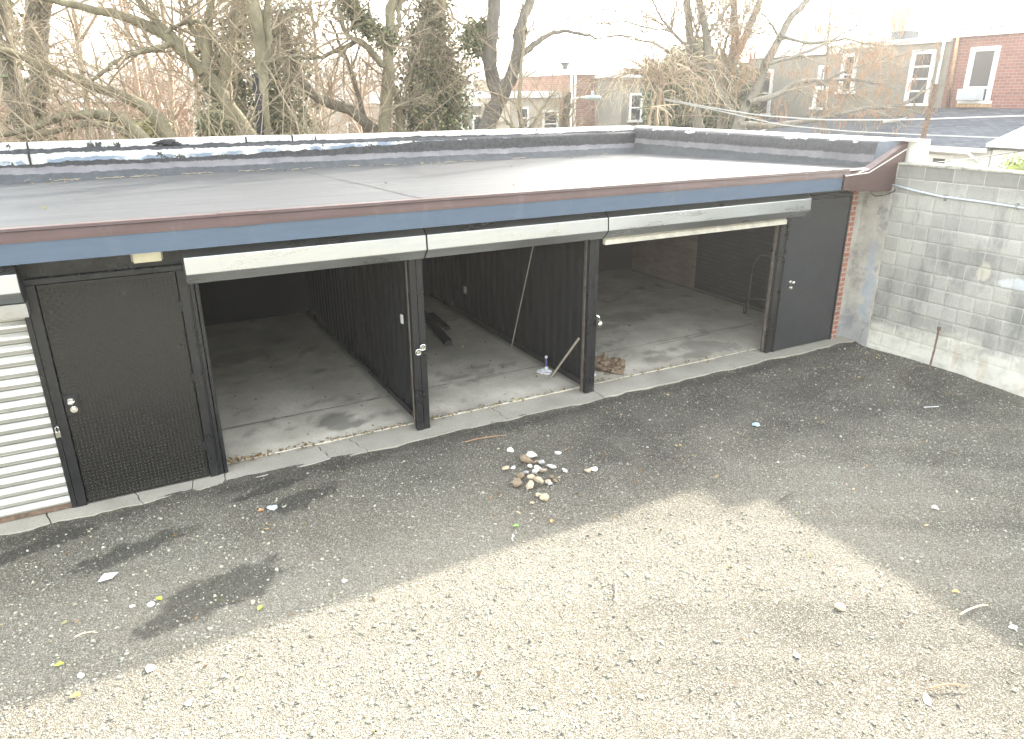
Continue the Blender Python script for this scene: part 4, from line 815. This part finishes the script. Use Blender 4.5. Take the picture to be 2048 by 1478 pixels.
front_house('greenish_house', 'pale greenish house behind the twiggy bush, right of the brick one', x0, x1, 27, t, -2, 'stucco', [(x0+.5, x0+1.0, t-1.9, t-.9), (x0+1.4, x0+1.9, t-1.9, t-.9)], .18)
x0, x1, t = row(-120, 120, 40, 196)
front_house('far_brick_house', 'distant brick house at the left edge behind the vine-hung trunk', x0, x1, 40, t, -3, 'hbrick2', [(x0+1+i*1.9, x0+1.8+i*1.9, t-1.8, t-.6) for i in range(3)])
# street lamp
sl = empty('street_lamp', tuple(at(1141, 300, 22))); tag(sl, 'street lamp with a pale teal head reaching across the brick house', 'street lamp')
b = at(1141, 300, 22); b[2] = -2; tp = at(1143, 150, 22); MB().tube([b, tp], [.05, .04], 10).build('pole', M['offwhite'], sl, smooth=True)
a0, a1 = at(1142, 198, 22), at(1168, 194, 22); MB().tube([a0, a1], .03, 8).build('arm', M['offwhite'], sl)
hc = at(1185, 195, 22); MB().ball(hc, .36, 1, .45, .22, 14).build('lamp_head', M['teal'], sl, smooth=True); MB().tube([hc+[0,0,.06], hc+[0,0,.22]], .05, 8).build('photocell', M['pvc'], sl)

# perforated post and cables at the right
p = empty('perforated_post', (10.95, 7.3, -.6)); tag(p, 'rusty perforated steel post rising behind the block wall', 'post')
lo, hi = np.array([10.78, 7.3, -.6]), at(1876, 168, 7.3); d = (hi-lo)/np.linalg.norm(hi-lo); mb = MB()
sx = np.array([.027, 0, 0]); sy = np.array([0, .027, 0])
v = [lo-sx, lo+sx, lo+sx+sy*.2, lo-sx*.8+sy*.2, lo-sx*.8+sy*2, lo-sx+sy*2]; mb.add(v + [q_ + (hi-lo) for q_ in v], [(i, (i+1) % 6, 6+(i+1) % 6, 6+i) for i in range(6)] + [(0,1,2,3,4,5)])
mb.build('angle_bar', M['rust'], p)
mb = MB()
for t_ in np.arange(.3, np.linalg.norm(hi-lo), .05): c = lo + d*t_; mb.tube([c + [.004, -.0035, 0], c + [.004, .001, 0]], .0085, 8)
mb.build('holes', M['burnt'], p)
def cable(pts, r, label, mat='wire'):
    P = np.array(pts, float); t = np.linspace(0, 1, len(P)); tt = np.linspace(0, 1, 40); Q = np.stack([np.interp(tt, t, P[:, k]) for k in range(3)], 1)
    for _ in range(3): Q[1:-1] = (Q[:-2] + 2*Q[1:-1] + Q[2:])/4
    tag(MB().tube(Q, r, 6).build('cable', M[mat], None, smooth=True), label, 'cable')
cable([at(1320,196,15), at(1420,215,14), at(1520,231,13), at(1640,240,12), at(1800,240,11), at(2060,231,10)], .016, 'thick pale overhead cable, uppermost of those sagging to the right')
cable([at(1322,199,15), at(1440,222,14), at(1560,250,13), at(1700,263,12), at(1850,270,11), at(2060,278,10)], .014, 'pale overhead cable sagging below the thick one')
cable([at(1842,328,9), at(1940,318,9.5), at(2060,300,10)], .009, 'thin dark cable rising from the block wall top to the right', 'steel')
cable([at(1660,120,19), at(1800,105,18), at(2060,80,16)], .010, 'thin cable crossing in front of the house windows', 'steel')

# ================================================================ TREES
def resample(P, n):
    P = np.array(P, float); 
    for _ in range(2):                                   # Chaikin
        Q = [P[0]]; 
        for a, b in zip(P[:-1], P[1:]): Q += [a*.75+b*.25, a*.25+b*.75]
        P = np.array(Q + [P[-1]])
    d = np.r_[0, np.cumsum(np.linalg.norm(np.diff(P, axis=0), axis=1))]; t = np.linspace(0, d[-1], n)
    return np.stack([np.interp(t, d, P[:, k]) for k in range(3)], 1)
def limb(px, Y, r0, r1, seed=0, wob=.22, n=18):
    """a bough through the given sight directions, wandering in depth about Y"""
    r = np.random.default_rng(seed + 500); m = len(px); off = np.cumsum(r.normal(0, wob*.5, m)); off -= off[0]
    P = resample([at(a, b, Y + o) for (a, b), o in zip(px, off)], n)
    P[1:-1] += r.normal(0, .012, (n-2, 3))
    return P, np.linspace(r0, r1, n)*(1 + .06*r.normal(0, 1, n))
def grow(P, R, per, L, n, spread, up, r_in, seed, tmin=.15, curl=.30, rmin=.004, droop=0.):
    r = np.random.default_rng(seed); m, k, _ = P.shape; M_ = m*per
    src = np.repeat(np.arange(m), per); t = r.uniform(tmin, .98, M_)*(k-1); i = np.floor(t).astype(int); f = (t-i)[:, None]
    p = P[src, i]*(1-f) + P[src, i+1]*f; pr = R[src, i]*(1-f[:, 0]) + R[src, i+1]*f[:, 0]
    tan = P[src, i+1] - P[src, i]; tan /= np.linalg.norm(tan, axis=1, keepdims=True) + 1e-9
    rd = r.normal(0, 1, (M_, 3)); rd -= tan*np.sum(rd*tan, 1, keepdims=True); rd /= np.linalg.norm(rd, axis=1, keepdims=True) + 1e-9
    d = tan*(1-spread) + rd*spread + np.array([0, 0, up]); d /= np.linalg.norm(d, axis=1, keepdims=True)
    ln = L*r.uniform(.45, 1.25, M_)*(1.15 - .5*t/(k-1)); out = np.empty((M_, n, 3)); out[:, 0] = p
    step = (ln/(n-1))[:, None]; bend = r.normal(0, curl, (M_, 3))
    for j in range(1, n):
        d = d + bend/(n-1) + r.normal(0, curl*.26, (M_, 3)) + np.array([0, 0, (-droop)/(n-1)]); d /= np.linalg.norm(d, axis=1, keepdims=True)
        out[:, j] = out[:, j-1] + d*step
    r0 = np.maximum(np.minimum(pr*.62, r_in), rmin)
    return out, r0[:, None]*np.linspace(1, .35, n)[None]
IVY = [(.08,.11,.045),(.12,.145,.06),(.17,.18,.085),(.24,.22,.12),(.06,.08,.04),(.31,.27,.16)]
def ivy_on(paths, dens, rad, size, seed, drop=.0):
    r = np.random.default_rng(seed); out = []
    for P, R_ in paths:
        L = np.linalg.norm(np.diff(P, axis=0), axis=1).sum(); n = int(dens*L); t = r.uniform(0, len(P)-1.001, n); i = t.astype(int); f = (t-i)[:, None]
        c = P[i]*(1-f) + P[i+1]*f; lump = .55 + .65*np.abs(np.sin(t*1.7+seed))*np.abs(np.sin(t*.63+1)); dd = r.normal(0, 1, (n, 3)); dd /= np.linalg.norm(dd, axis=1, keepdims=True)
        rr = rad*lump*r.uniform(.25, 1.15, n)**.6; out.append(c + dd*rr[:, None] + np.array([0, 0, -drop])*r.uniform(0, 1, n)[:, None])
    return leaves('', np.concatenate(out), size, IVY, 1, seed)
def tree(name, label, limbs, Y, bark='bark_grey', seed=1, b=(5, 1.5, .5), tw=(7, .6), tw2=(0, .3), ivy=None, category='tree', group=None, rt=.0055, up=.25, droop=0., spread=.65, twmat='twig', pods=0, trunk_ivy=None, tmin=.15):
    ls = [limb(px, Y + (dy[0] if dy else 0), r0, r1, seed*31+i) for i, (px, r0, r1, *dy) in enumerate(limbs)]
    # carry the main stems down to the soil
    g = empty(name, tuple(ls[0][0][0])); lo = ls[0][0][0].copy(); gz = float(ground_z(np.array([lo[0]]), np.array([lo[1]]))[0])
    g.location = (lo[0], lo[1], gz); tag(g, label, category, group)
    parts = [tubes_np(np.array([P]), np.array([R_]), 9) for P, R_ in ls]
    for i, (P, R_) in enumerate(ls):
        if i == 0 or limbs[i][0][0][1] > 250:
            d = P[0]-P[2]; s = np.array([P[0] + [d[0]*.6*(P[0][2]-gz), 0, -(P[0][2]-gz)], P[0]]); s = np.linspace(s[0], s[1], 5); parts.append(tubes_np(s[None], np.linspace(R_[0]*1.25, R_[0], 5)[None], 9))
    tops = [i for i, l_ in enumerate(limbs) if l_[0][-1][1] <= -20]; lead = []
    for i in tops:
        P, R_ = ls[i]; rr = np.random.default_rng(seed*91+i); d = P[-1]-P[-4]; d /= np.linalg.norm(d); pts = [P[-1]]
        for _ in range(17): d = d + rr.normal(0, .10, 3) + [0, 0, .05]; d /= np.linalg.norm(d); pts.append(pts[-1] + d*.27)
        lead.append((np.array(pts), np.linspace(R_[-1], .02, 18)))
    parts += [tubes_np(P[None], R_[None], 8) for P, R_ in lead]
    V, Q = cat(parts); npmesh('trunk', V, Q, M[bark], g)
    P0 = np.stack([p_ for p_, _ in ls]); R0 = np.stack([r_ for _, r_ in ls])
    b1, rb = grow(P0, R0, b[0], b[1]*1.3, 10, spread, up, .022, seed*7+1, tmin, droop=droop)
    sets = [tubes_np(b1, rb, 5)]
    t1, rt1 = grow(b1, rb, int(tw[0]*1.35), tw[1]*1.25, 6, .55, up*.5, rt*1.3, seed*7+2, .1, .3, rt*.8, droop); sets.append(tubes_np(t1, rt1, 3))
    if tw2[0]:
        t2, rt2 = grow(t1, rt1, tw2[0], tw2[1], 4, .6, up*.3, rt, seed*7+3, .15, .3, rt*.7, droop); sets.append(tubes_np(t2, rt2, 3))
    if lead:
        e1, re1 = grow(np.stack([a for a, _ in lead]), np.stack([b_ for _, b_ in lead]), 16, 2.0, 8, spread, .3, .04, seed*7+4, .0); e2, re2 = grow(e1, re1, 8, .8, 5, .6, .1, .013, seed*7+5, .1, .3, .007); sets += [tubes_np(e1, re1, 5), tubes_np(e2, re2, 3)]
    V, Q = cat(sets); npmesh('branches', V, Q, M[twmat], g)
    if ivy:
        which, dens, rad, size = ivy; V, Q, c = ivy_on([ls[i] for i in which], dens, rad, size, seed+3, .15); npmesh('ivy', V, Q, M['ivy'], g, smooth=False, col=c)
    if pods:
        r = np.random.default_rng(seed+9); k = min(pods, len(t1)); idx = r.choice(len(t1), k, False); P = t1[idx, -1]; hang = []
        for p_ in P:
            for _ in range(3): e = p_ + r.normal(0, .05, 3); hang.append([e, e + [r.normal(0,.02), r.normal(0,.02), -.10], e + [r.normal(0,.04), r.normal(0,.04), -r.uniform(.18,.34)]])
        hang = np.array(hang); V, Q = tubes_np(hang, np.tile([.006,.013,.006], (len(hang), 1)), 3); npmesh('seed_pods', V, Q, M['pod'], g)['kind'] = 'stuff'
    return g, ls
TG = 'bare trees behind the garage'
tree('bare_tree', 'vine-hung old trunk at the left edge of the photo', [([(70,285),(40,225),(24,160),(8,90),(-4,10),(-10,-60)], .22, .14), ([(60,285),(70,215),(85,150),(66,95),(62,30),(72,-50)], .2, .12, .8), ([(75,200),(82,110),(88,40),(96,-50)], .15, .1, .8)], 17, 'bark_dark', 2, (11, 1.7), (8, .8), (2, .4), ([0,1], 130, .35, .06), group=TG, droop=.5)
tree('bare_tree', 'long arching low bough sweeping left from the parapet', [([(345,285),(322,248),(300,222),(255,193),(205,178),(150,158),(100,140),(40,112),(-40,90)], .13, .05), ([(295,285),(262,245),(225,232),(165,226),(110,236),(60,262),(0,270)], .10, .04, -.6), ([(285,285),(240,258),(190,240),(120,262),(40,275)], .08, .03, .5)], 15, 'bark_tan', 3, (10, 1.5), (8, .7), (2, .35), group=TG, rt=.006)
tree('bare_tree', 'smooth tan tree forking low, its main limb arching to the upper left', [([(505,285),(488,262),(468,232),(440,178),(408,147),(360,100),(322,62),(270,36),(220,28),(165,14),(90,-4)], .165, .05), ([(470,236),(452,200),(452,160),(458,110),(466,60),(476,-20)], .12, .07), ([(412,150),(414,110),(416,60),(420,-30)], .10, .07), ([(405,146),(375,112),(350,72),(330,62),(290,18),(262,-20)], .09, .05), ([(345,88),(300,98),(260,108),(215,135),(170,170)], .06, .025), ([(420,120),(395,80),(378,40),(370,-30)], .07, .03), ([(330,66),(355,48),(400,42),(416,50)], .04, .03)], 15.5, 'bark_tan', 4, (9, 1.5), (7, .7), (2, .35), group=TG)
tree('bare_tree', 'slim tan tree with a blackened dead stub at its side', [([(528,285),(527,240),(522,180),(524,132),(518,80),(512,30),(498,-30)], .13, .08), ([(524,130),(540,92),(530,45),(540,-30)], .08, .05), ([(524,128),(568,110),(620,116)], .04, .02)], 14.5, 'bark_tan', 5, (8, 1.2), (7, .6), (2, .3), group=TG)
tree('charred_stub', 'charred black dead trunk stub beside the slim tan tree', [([(521,285),(520,240),(517,200),(511,172),(509,148)], .09, .055)], 14.3, 'burnt', 6, (0, .3), (0, .2), category='dead trunk') if False else None
g = empty('charred_stub', tuple(at(521,285,14.2))); tag(g, 'charred black dead stub in front of the slim tan tree', 'dead trunk')
Pl, Rl = limb([(523,330),(521,240),(518,205),(512,172),(509,148)], 14.2, .085, .05, 77, .1); V, Q = tubes_np(Pl[None], Rl[None], 9); npmesh('trunk', V, Q, M['burnt'], g)
tree('ivy_tree', 'dark evergreen ivy tree behind the forking tan tree', [([(480,285),(478,200),(470,120),(485,40),(480,-30)], .2, .1), ([(560,285),(548,200),(545,120),(560,50),(590,20)], .16, .08), ([(440,285),(432,230),(440,160),(430,60)], .14, .07), ([(600,285),(590,230),(575,170),(600,120)], .12, .06)], 19, 'bark_dark', 7, (9, 1.0), (8, .6), (2, .3), ([0,1,2,3], 850, .62, .055), group=TG)
tree('bare_tree', 'dark bough swooping down in an arc to the parapet', [([(790,290),(765,266),(735,252),(712,225),(680,210),(640,203),(608,172),(592,140),(572,80),(560,20)], .13, .06), ([(735,285),(728,240),(716,185),(702,150),(690,110),(660,40)], .07, .02)], 15.5, 'bark_dark', 8, (9, 1.2), (7, .6), (2, .3), group=TG)
tree('ivy_tree', 'leaning trunk with ivy on its upper left limb, left of the thick ivy tree', [([(770,290),(768,255),(772,205),(776,150),(777,95),(778,50),(786,0),(790,-40)], .14, .09), ([(778,132),(757,122),(742,104),(728,86),(712,80),(690,70),(682,40),(672,0)], .08, .03), ([(712,82),(690,95),(660,104),(630,118),(598,113)], .05, .025), ([(785,75),(752,62),(730,38),(706,18),(690,-15)], .10, .08), ([(802,290),(798,215),(780,172),(772,150)], .10, .07, .3), ([(783,72),(800,55),(797,20),(805,-20)], .06, .04)], 15, 'bark_tan', 9, (10, 1.1), (9, .6), (2, .3), ([3], 1900, .26, .04), group=TG)
tree('ivy_tree', 'thick ivy-smothered tree in the middle', [([(838,290),(836,230),(832,160),(840,90),(858,30),(862,-40)], .22, .14), ([(890,290),(892,215),(884,140),(876,70),(872,-40)], .2, .14, .4), ([(868,270),(872,200),(862,140),(850,80)], .2, .14), ([(900,270),(915,200),(900,150),(895,100)], .15, .1)], 15.5, 'bark_dark', 10, (14, 1.0), (11, .65), (2, .35), ([0,1,2,3], 1150, .58, .042), group=TG, droop=.6)
tree('ivy_tree', 'stout forked tree with thin ivy tufts, right of the thick ivy one', [([(962,290),(975,250),(988,218),(1001,196),(986,168),(978,130),(981,85),(988,40),(992,-40)], .185, .12), ([(1001,200),(1016,165),(1030,138),(1036,100),(1038,60),(1052,25),(1068,-40)], .145, .09), ([(1040,112),(1062,95),(1080,80),(1108,64),(1135,60),(1165,70),(1200,78)], .07, .02), ([(976,60),(955,50),(940,70),(950,95)], .07, .04), ([(1045,110),(1055,60),(1050,20)], .03, .02)], 14.5, 'bark_brown', 11, (6, .9), (7, .5), (2, .3), ([3], 2600, .30, .04), group=TG)
tree('bare_tree', 'thin pale stem standing between the stout forked tree and street lamp', [([(1050,290),(1040,235),(1038,180),(1045,115),(1048,60)], .055, .03), ([(1052,290),(1030,258),(1008,240)], .06, .02), ([(1050,270),(1080,225),(1110,180)], .04, .015)], 14, 'bark_tan', 12, (9, .8), (7, .5), (1, .3), group=TG)
tree('dead_trunk', 'broken leaning trunk stump beside the street lamp', [([(1125,290),(1130,240),(1134,205),(1138,185)], .12, .08), ([(1141,290),(1136,230),(1130,195)], .05, .02)], 16, 'bark_dark', 13, (6, .6), (6, .4), category='dead trunk')
# twiggy fountain bush
bl = []
rb = np.random.default_rng(5)
for k in range(56):
    a = rb.uniform(-.2, math.pi+.2); R_ = rb.uniform(50, 150); c = np.array([1318+rb.normal(0,12), 165+rb.normal(0,8)]); e = c + R_*np.array([math.cos(a), -math.sin(a)*.62]); m_ = (c+e)/2 + [0, -R_*.12]
    bl.append(([tuple(c), tuple(m_), tuple(e), (e[0]+math.copysign(22, math.cos(a)), e[1]+rb.uniform(10, 45))], .016, .006))
tree('fountain_shrub', 'pale straw-coloured shrub whose twigs spray out like a fountain', [([(1312,300),(1312,255),(1318,210),(1320,175)], .07, .05), ([(1330,300),(1334,245),(1324,180)], .05, .03), ([(1300,300),(1296,255),(1310,180)], .04, .03)] + bl, 14.5, 'bushbark', 14, (2, .7), (2, .4), (1, .3), category='shrub', twmat='straw', up=.0, droop=.9, rt=.006, tmin=.3)
tree('bare_tree', 'left trunk of the grey clump by the ivy hedge', [([(1400,300),(1398,250),(1388,190),(1378,130),(1382,70),(1374,10),(1372,-50)], .15, .09), ([(1382,105),(1395,60),(1408,20)], .05, .02), ([(1375,95),(1345,65),(1318,30),(1300,-10)], .05, .02), ([(1376,130),(1330,95),(1270,75),(1215,70),(1175,85)], .045, .012), ([(1345,62),(1290,55),(1240,40),(1200,50)], .03, .01)], 16.5, 'bark_grey', 15, (15, 1.2), (8, .6), (2, .35), group=TG, rt=.0075)
tree('bare_tree', 'middle trunk of the grey clump, bent at its foot', [([(1500,290),(1470,240),(1448,205),(1425,165),(1416,115),(1414,65),(1402,20),(1394,-50)], .155, .09), ([(1420,62),(1445,30),(1470,-10)], .04, .015)], 16, 'bark_grey', 16, (16, 1.2), (8, .6), (2, .35), group=TG, rt=.0075)
tree('bare_tree', 'right double trunk of the grey clump in front of the porch house', [([(1440,300),(1445,240),(1450,180),(1468,112),(1472,70),(1466,20),(1462,-50)], .16, .09), ([(1468,115),(1490,75),(1504,40),(1525,-10),(1540,-50)], .13, .085), ([(1448,190),(1447,130),(1452,70),(1480,30)], .06, .03)], 16.5, 'bark_grey', 17, (16, 1.3), (8, .65), (2, .35), group=TG, rt=.0075)
tree('seed_pod_tree', 'leaning tree with long horizontal boughs and drooping orange seed pods', [([(1455,300),(1470,262),(1488,220),(1520,165),(1530,130),(1552,92),(1568,60),(1580,32),(1612,8),(1640,-40)], .15, .085), ([(1496,206),(1525,198),(1556,190),(1578,172),(1602,160),(1650,162),(1700,158),(1760,168)], .085, .025), ([(1528,128),(1580,118),(1640,92),(1700,60),(1740,30)], .05, .02), ([(1476,250),(1540,252),(1600,245),(1680,228),(1722,218),(1790,214),(1832,200),(1852,168),(1866,146),(1900,122)], .09, .03), ([(1560,70),(1620,90),(1690,75),(1760,95),(1830,80)], .05, .015), ([(1560,82),(1545,50),(1520,20)], .04, .015), ([(1790,212),(1840,190),(1880,170),(1930,150)], .03, .01), ([(1650,160),(1720,130),(1800,110),(1870,95)], .04, .012), ([(1660,232),(1700,180),(1760,150)], .03, .01)], 15.5, 'bark_grey', 18, (11, 1.2), (7, .55), (2, .3), group=TG, rt=.0075, pods=420, droop=.4, up=.1)
tree('bare_sapling', 'thin upright sapling crossing the stucco house roofline', [([(1640,290),(1648,220),(1652,150),(1656,80),(1662,20),(1668,-40)], .05, .025), ([(1652,140),(1690,90),(1730,40)], .03, .01)], 17, 'bark_grey', 19, (9, .8), (7, .5), (1, .3), group=TG, pods=60)
# ivy-clad wall right of the shrub
iv = empty('ivy_hedge', (17.5, 27, -1)); tag(iv, 'dense dark green ivy hedge behind the grey clump of trees', 'hedge')
r = np.random.default_rng(3); n = 30000; c = np.empty((n, 3)); u = r.uniform(1290, 1515, n); dpt = r.uniform(20.5, 22.6, n); topz = 108 + 22*np.sin(u*.035) + 9*np.sin(u*.11+1) + 25*(u > 1490); v = topz + (330-topz)*r.uniform(0, 1, n)**1.15
c = np.stack([at(a, b_, d_) for a, b_, d_ in zip(u, v, dpt)]); c += r.normal(0, .1, c.shape)
V, Q, cc = leaves('', c, .065, IVY[:5], 1, 9); npmesh('leaves', V, Q, M['ivy'], iv, smooth=False, col=cc)
st = np.stack([np.linspace(at(a, 330, 21.6), at(a + r.uniform(-20, 20), 135, 21.6), 6) for a in np.linspace(1300, 1500, 14)]); V, Q = tubes_np(st, np.full(st.shape[:2], .05), 6); npmesh('stems', V, Q, M['bark_dark'], iv)
# small leafy shrub over the wall at the right, low green shrubs at left
def shrub(name, label, cx, n, size, rad, cols, seed):
    g = empty(name, (cx[0], cx[1], -.6)); tag(g, label, 'shrub'); r = np.random.default_rng(seed); d = r.normal(0, 1, (n, 3)); d /= np.linalg.norm(d, axis=1, keepdims=True); P = np.array(cx) + d*(np.array(rad)*r.uniform(.2, 1.1, (n, 1)))
    V, Q, c = leaves('', P, size, cols, 1, seed); npmesh('foliage', V, Q, M['ivy'], g, smooth=False, col=c)
    base = np.array([cx[0], cx[1], -.8]); s = np.stack([np.linspace(base, np.array(cx) + r.normal(0, .5, 3)*np.array(rad), 6) for _ in range(14)]); V, Q = tubes_np(s, np.tile(np.linspace(.016, .005, 6), (14, 1)), 4); npmesh('stems', V, Q, M['twig'], g)
shrub('leafy_shrub', 'yellow-green leafy shrub peeping over the block wall at the right edge', tuple(at(2035, 338, 8.2)), 330, .05, (.42,.35,.30), [(.20,.26,.05),(.28,.32,.07),(.35,.36,.10)], 21)
shrub('evergreen_shrub', 'small dark evergreen shrub beside the foot of the forking tan tree', tuple(at(437, 258, 18)), 1600, .06, (.45,.4,.5), IVY[:4], 22)
shrub('mossy_shrub', 'yellow-green low shrub under the arching bough at left', tuple(at(300, 262, 20)), 900, .06, (.7,.4,.35), [(.24,.24,.07),(.30,.28,.10),(.20,.17,.08)], 23)
# twigs and leaves blown against the parapet
r = np.random.default_rng(8); n = 34; tx_ = np.concatenate([r.uniform(-1.5, 2.6, 20), r.uniform(2.6, 9, 14)]); st_ = np.stack([tx_, r.uniform(11.95, 12.2, n), np.full(n, 2.452)], 1); ang = r.normal(0, .7, n); ln = r.uniform(.06, .3, n)
tw_ = st_[:, None] + np.linspace(0, 1, 6)[None, :, None]*np.stack([np.cos(ang)*ln, np.sin(ang)*ln*.4, np.zeros(n)], 1)[:, None]; tw_[..., 2] += .012*np.sin(np.linspace(0, 3, 6))[None] + r.normal(0, .004, (n, 6)); V, Q = tubes_np(tw_, np.full((n, 6), .0035), 4)
tag(npmesh('roof_litter', V, Q, M['twig']), kind='stuff')
# the wood beyond: nobody could count it
r = np.random.default_rng(77); n = 150; tx = np.empty(n); ty = r.uniform(20, 62, n); 
fr = r.uniform(0, 1, n); pxs = np.where(fr < .70, np.where(r.uniform(0, 1, n) < .6, r.uniform(-150, 420, n), r.uniform(420, 860, n)), r.uniform(860, 1560, n)); base = np.stack([at(a, 270, d_) for a, d_ in zip(pxs, ty)]); base[:, 2] = ground_z(base[:, 0], base[:, 1]) - .2
hgt = np.where(fr < .70, r.uniform(5.5, 9.0, n), r.uniform(3.2, 4.6, n)); keep = ~((fr >= .7) & (ty < 34)); base, hgt = base[keep], hgt[keep]; n = len(base)
t_ = np.linspace(0, 1, 8)[None, :, None]; lean = r.normal(0, .12, (n, 1, 3)); lean[..., 2] = 0
P0 = base[:, None, :] + t_*hgt[:, None, None]*(np.array([0, 0, 1.]) + lean) + r.normal(0, .06, (n, 8, 3)); R0 = np.linspace(.13, .03, 8)[None]*np.ones((n, 1))
b1, rb_ = grow(P0, R0, 14, 2.3, 7, .62, .35, .04, 301, .15, .3, .014); t1, rt1 = grow(b1, rb_, 9, 1.1, 5, .6, .15, .02, 302, .1, .3, .009); t2, rt2 = grow(t1, rt1, 3, .6, 4, .6, .1, .012, 303, .1, .3, .008)
V, Q = cat([tubes_np(P0, R0, 6), tubes_np(b1, rb_, 4), tubes_np(t1, rt1, 3), tubes_np(t2, rt2, 3)])
tag(npmesh('distant_wood', V, Q, m_bark('wood_haze', (.29,.215,.165), (.50,.39,.30))), kind='stuff')  # bark tone lightened, distance haze put into the colour
# brush growing along the back of the garage
n = 250; bx = np.where(r.uniform(0, 1, n) < .75, r.uniform(-3.2, 4.2, n), r.uniform(4, 11, n)); by = r.uniform(13.2, 15.2, n); base = np.stack([bx, by, np.full(n, 1.6)], 1); top_ = base + np.stack([r.normal(0, .9, n), r.normal(0, .4, n), r.uniform(1.2, 2.6, n)*np.where(bx < 4.2, 1, .6)], 1)
Pb = base[:, None]*(1-np.linspace(0,1,7)[None,:,None]) + top_[:, None]*np.linspace(0,1,7)[None,:,None]; Pb[:, :, 2] += .35*np.sin(np.linspace(0, math.pi, 7))[None]; Pb += r.normal(0, .04, Pb.shape); Rb = np.tile(np.linspace(.010, .004, 7), (n, 1))
s1, rs1 = grow(Pb, Rb, 6, .6, 5, .55, .05, .006, 311, .2, .4, .0035, .4)
lowb = base.copy(); lowb[:, 2] = -.6; Pl = np.stack([lowb, base], 1); 
V, Q = cat([tubes_np(Pl, np.full((n, 2), .011), 4), tubes_np(Pb, Rb, 4), tubes_np(s1, rs1, 3)]); tag(npmesh('brushwood', V, Q, M['twig']), kind='stuff')

# ================================================================ LIGHT, SKY, CAMERA
SUN = np.array([1.76, .79, 1.0]); SUN /= np.linalg.norm(SUN); el = math.asin(SUN[2]); az = math.atan2(SUN[0], SUN[1])
w = bpy.data.worlds.new('World'); S.world = w; w.use_nodes = True; nt = w.node_tree; bg = nt.nodes['Background']
sky = nt.nodes.new('ShaderNodeTexSky'); sky.sky_type = 'NISHITA'; sky.sun_disc = False; sky.sun_elevation = el; sky.sun_rotation = az; sky.dust_density = 2.0; sky.air_density = 2.0; sky.ozone_density = 1.0
hs = nt.nodes.new('ShaderNodeHueSaturation'); hs.inputs['Saturation'].default_value = .36; nt.links.new(sky.outputs[0], hs.inputs['Color']); nt.links.new(hs.outputs[0], bg.inputs[0]); bg.inputs[1].default_value = SKY_STR
sl_ = bpy.data.lights.new('sun', 'SUN'); sl_.energy = SUN_STR; sl_.angle = math.radians(.9); sl_.color = (1, .93, .82)
so = bpy.data.objects.new('sun', sl_); C.objects.link(so); so.rotation_euler = Vector(-SUN).to_track_quat('-Z', 'Y').to_euler()
if HAZE:  # thin haze volume added to stand in for the sun's glare
    hm = bpy.data.materials.new('haze'); hm.use_nodes = True; ht = hm.node_tree; ht.nodes.clear(); ou = ht.nodes.new('ShaderNodeOutputMaterial'); pv = ht.nodes.new('ShaderNodeVolumePrincipled')
    pv.inputs['Color'].default_value = (.95,.94,.92,1); pv.inputs['Density'].default_value = HAZE; pv.inputs['Anisotropy'].default_value = .6; ht.links.new(pv.outputs[0], ou.inputs['Volume'])
    tag(MB().box(-420, 420, -60, 420, -12, 24).build('haze', hm), kind='stuff')
cd_ = bpy.data.cameras.new('camera'); co = bpy.data.objects.new('camera', cd_); C.objects.link(co); S.camera = co
R4 = Matrix(((RM[0,0], -RM[0,1], -RM[0,2], 0), (RM[1,0], -RM[1,1], -RM[1,2], 0), (RM[2,0], -RM[2,1], -RM[2,2], 0), (0,0,0,1)))
co.matrix_world = Matrix.Translation((0, 0, CAMZ)) @ R4
cd_.sensor_width = 36; cd_.lens = 36*F/2048; cd_.clip_end = 3000; cd_.clip_start = .05
S.render.engine = 'CYCLES'; S.view_settings.view_transform = 'Standard'; S.view_settings.look = 'None'; S.view_settings.gamma = 1; S.view_settings.exposure = EXPOSURE
S.render.resolution_x = 1024; S.render.resolution_y = 739
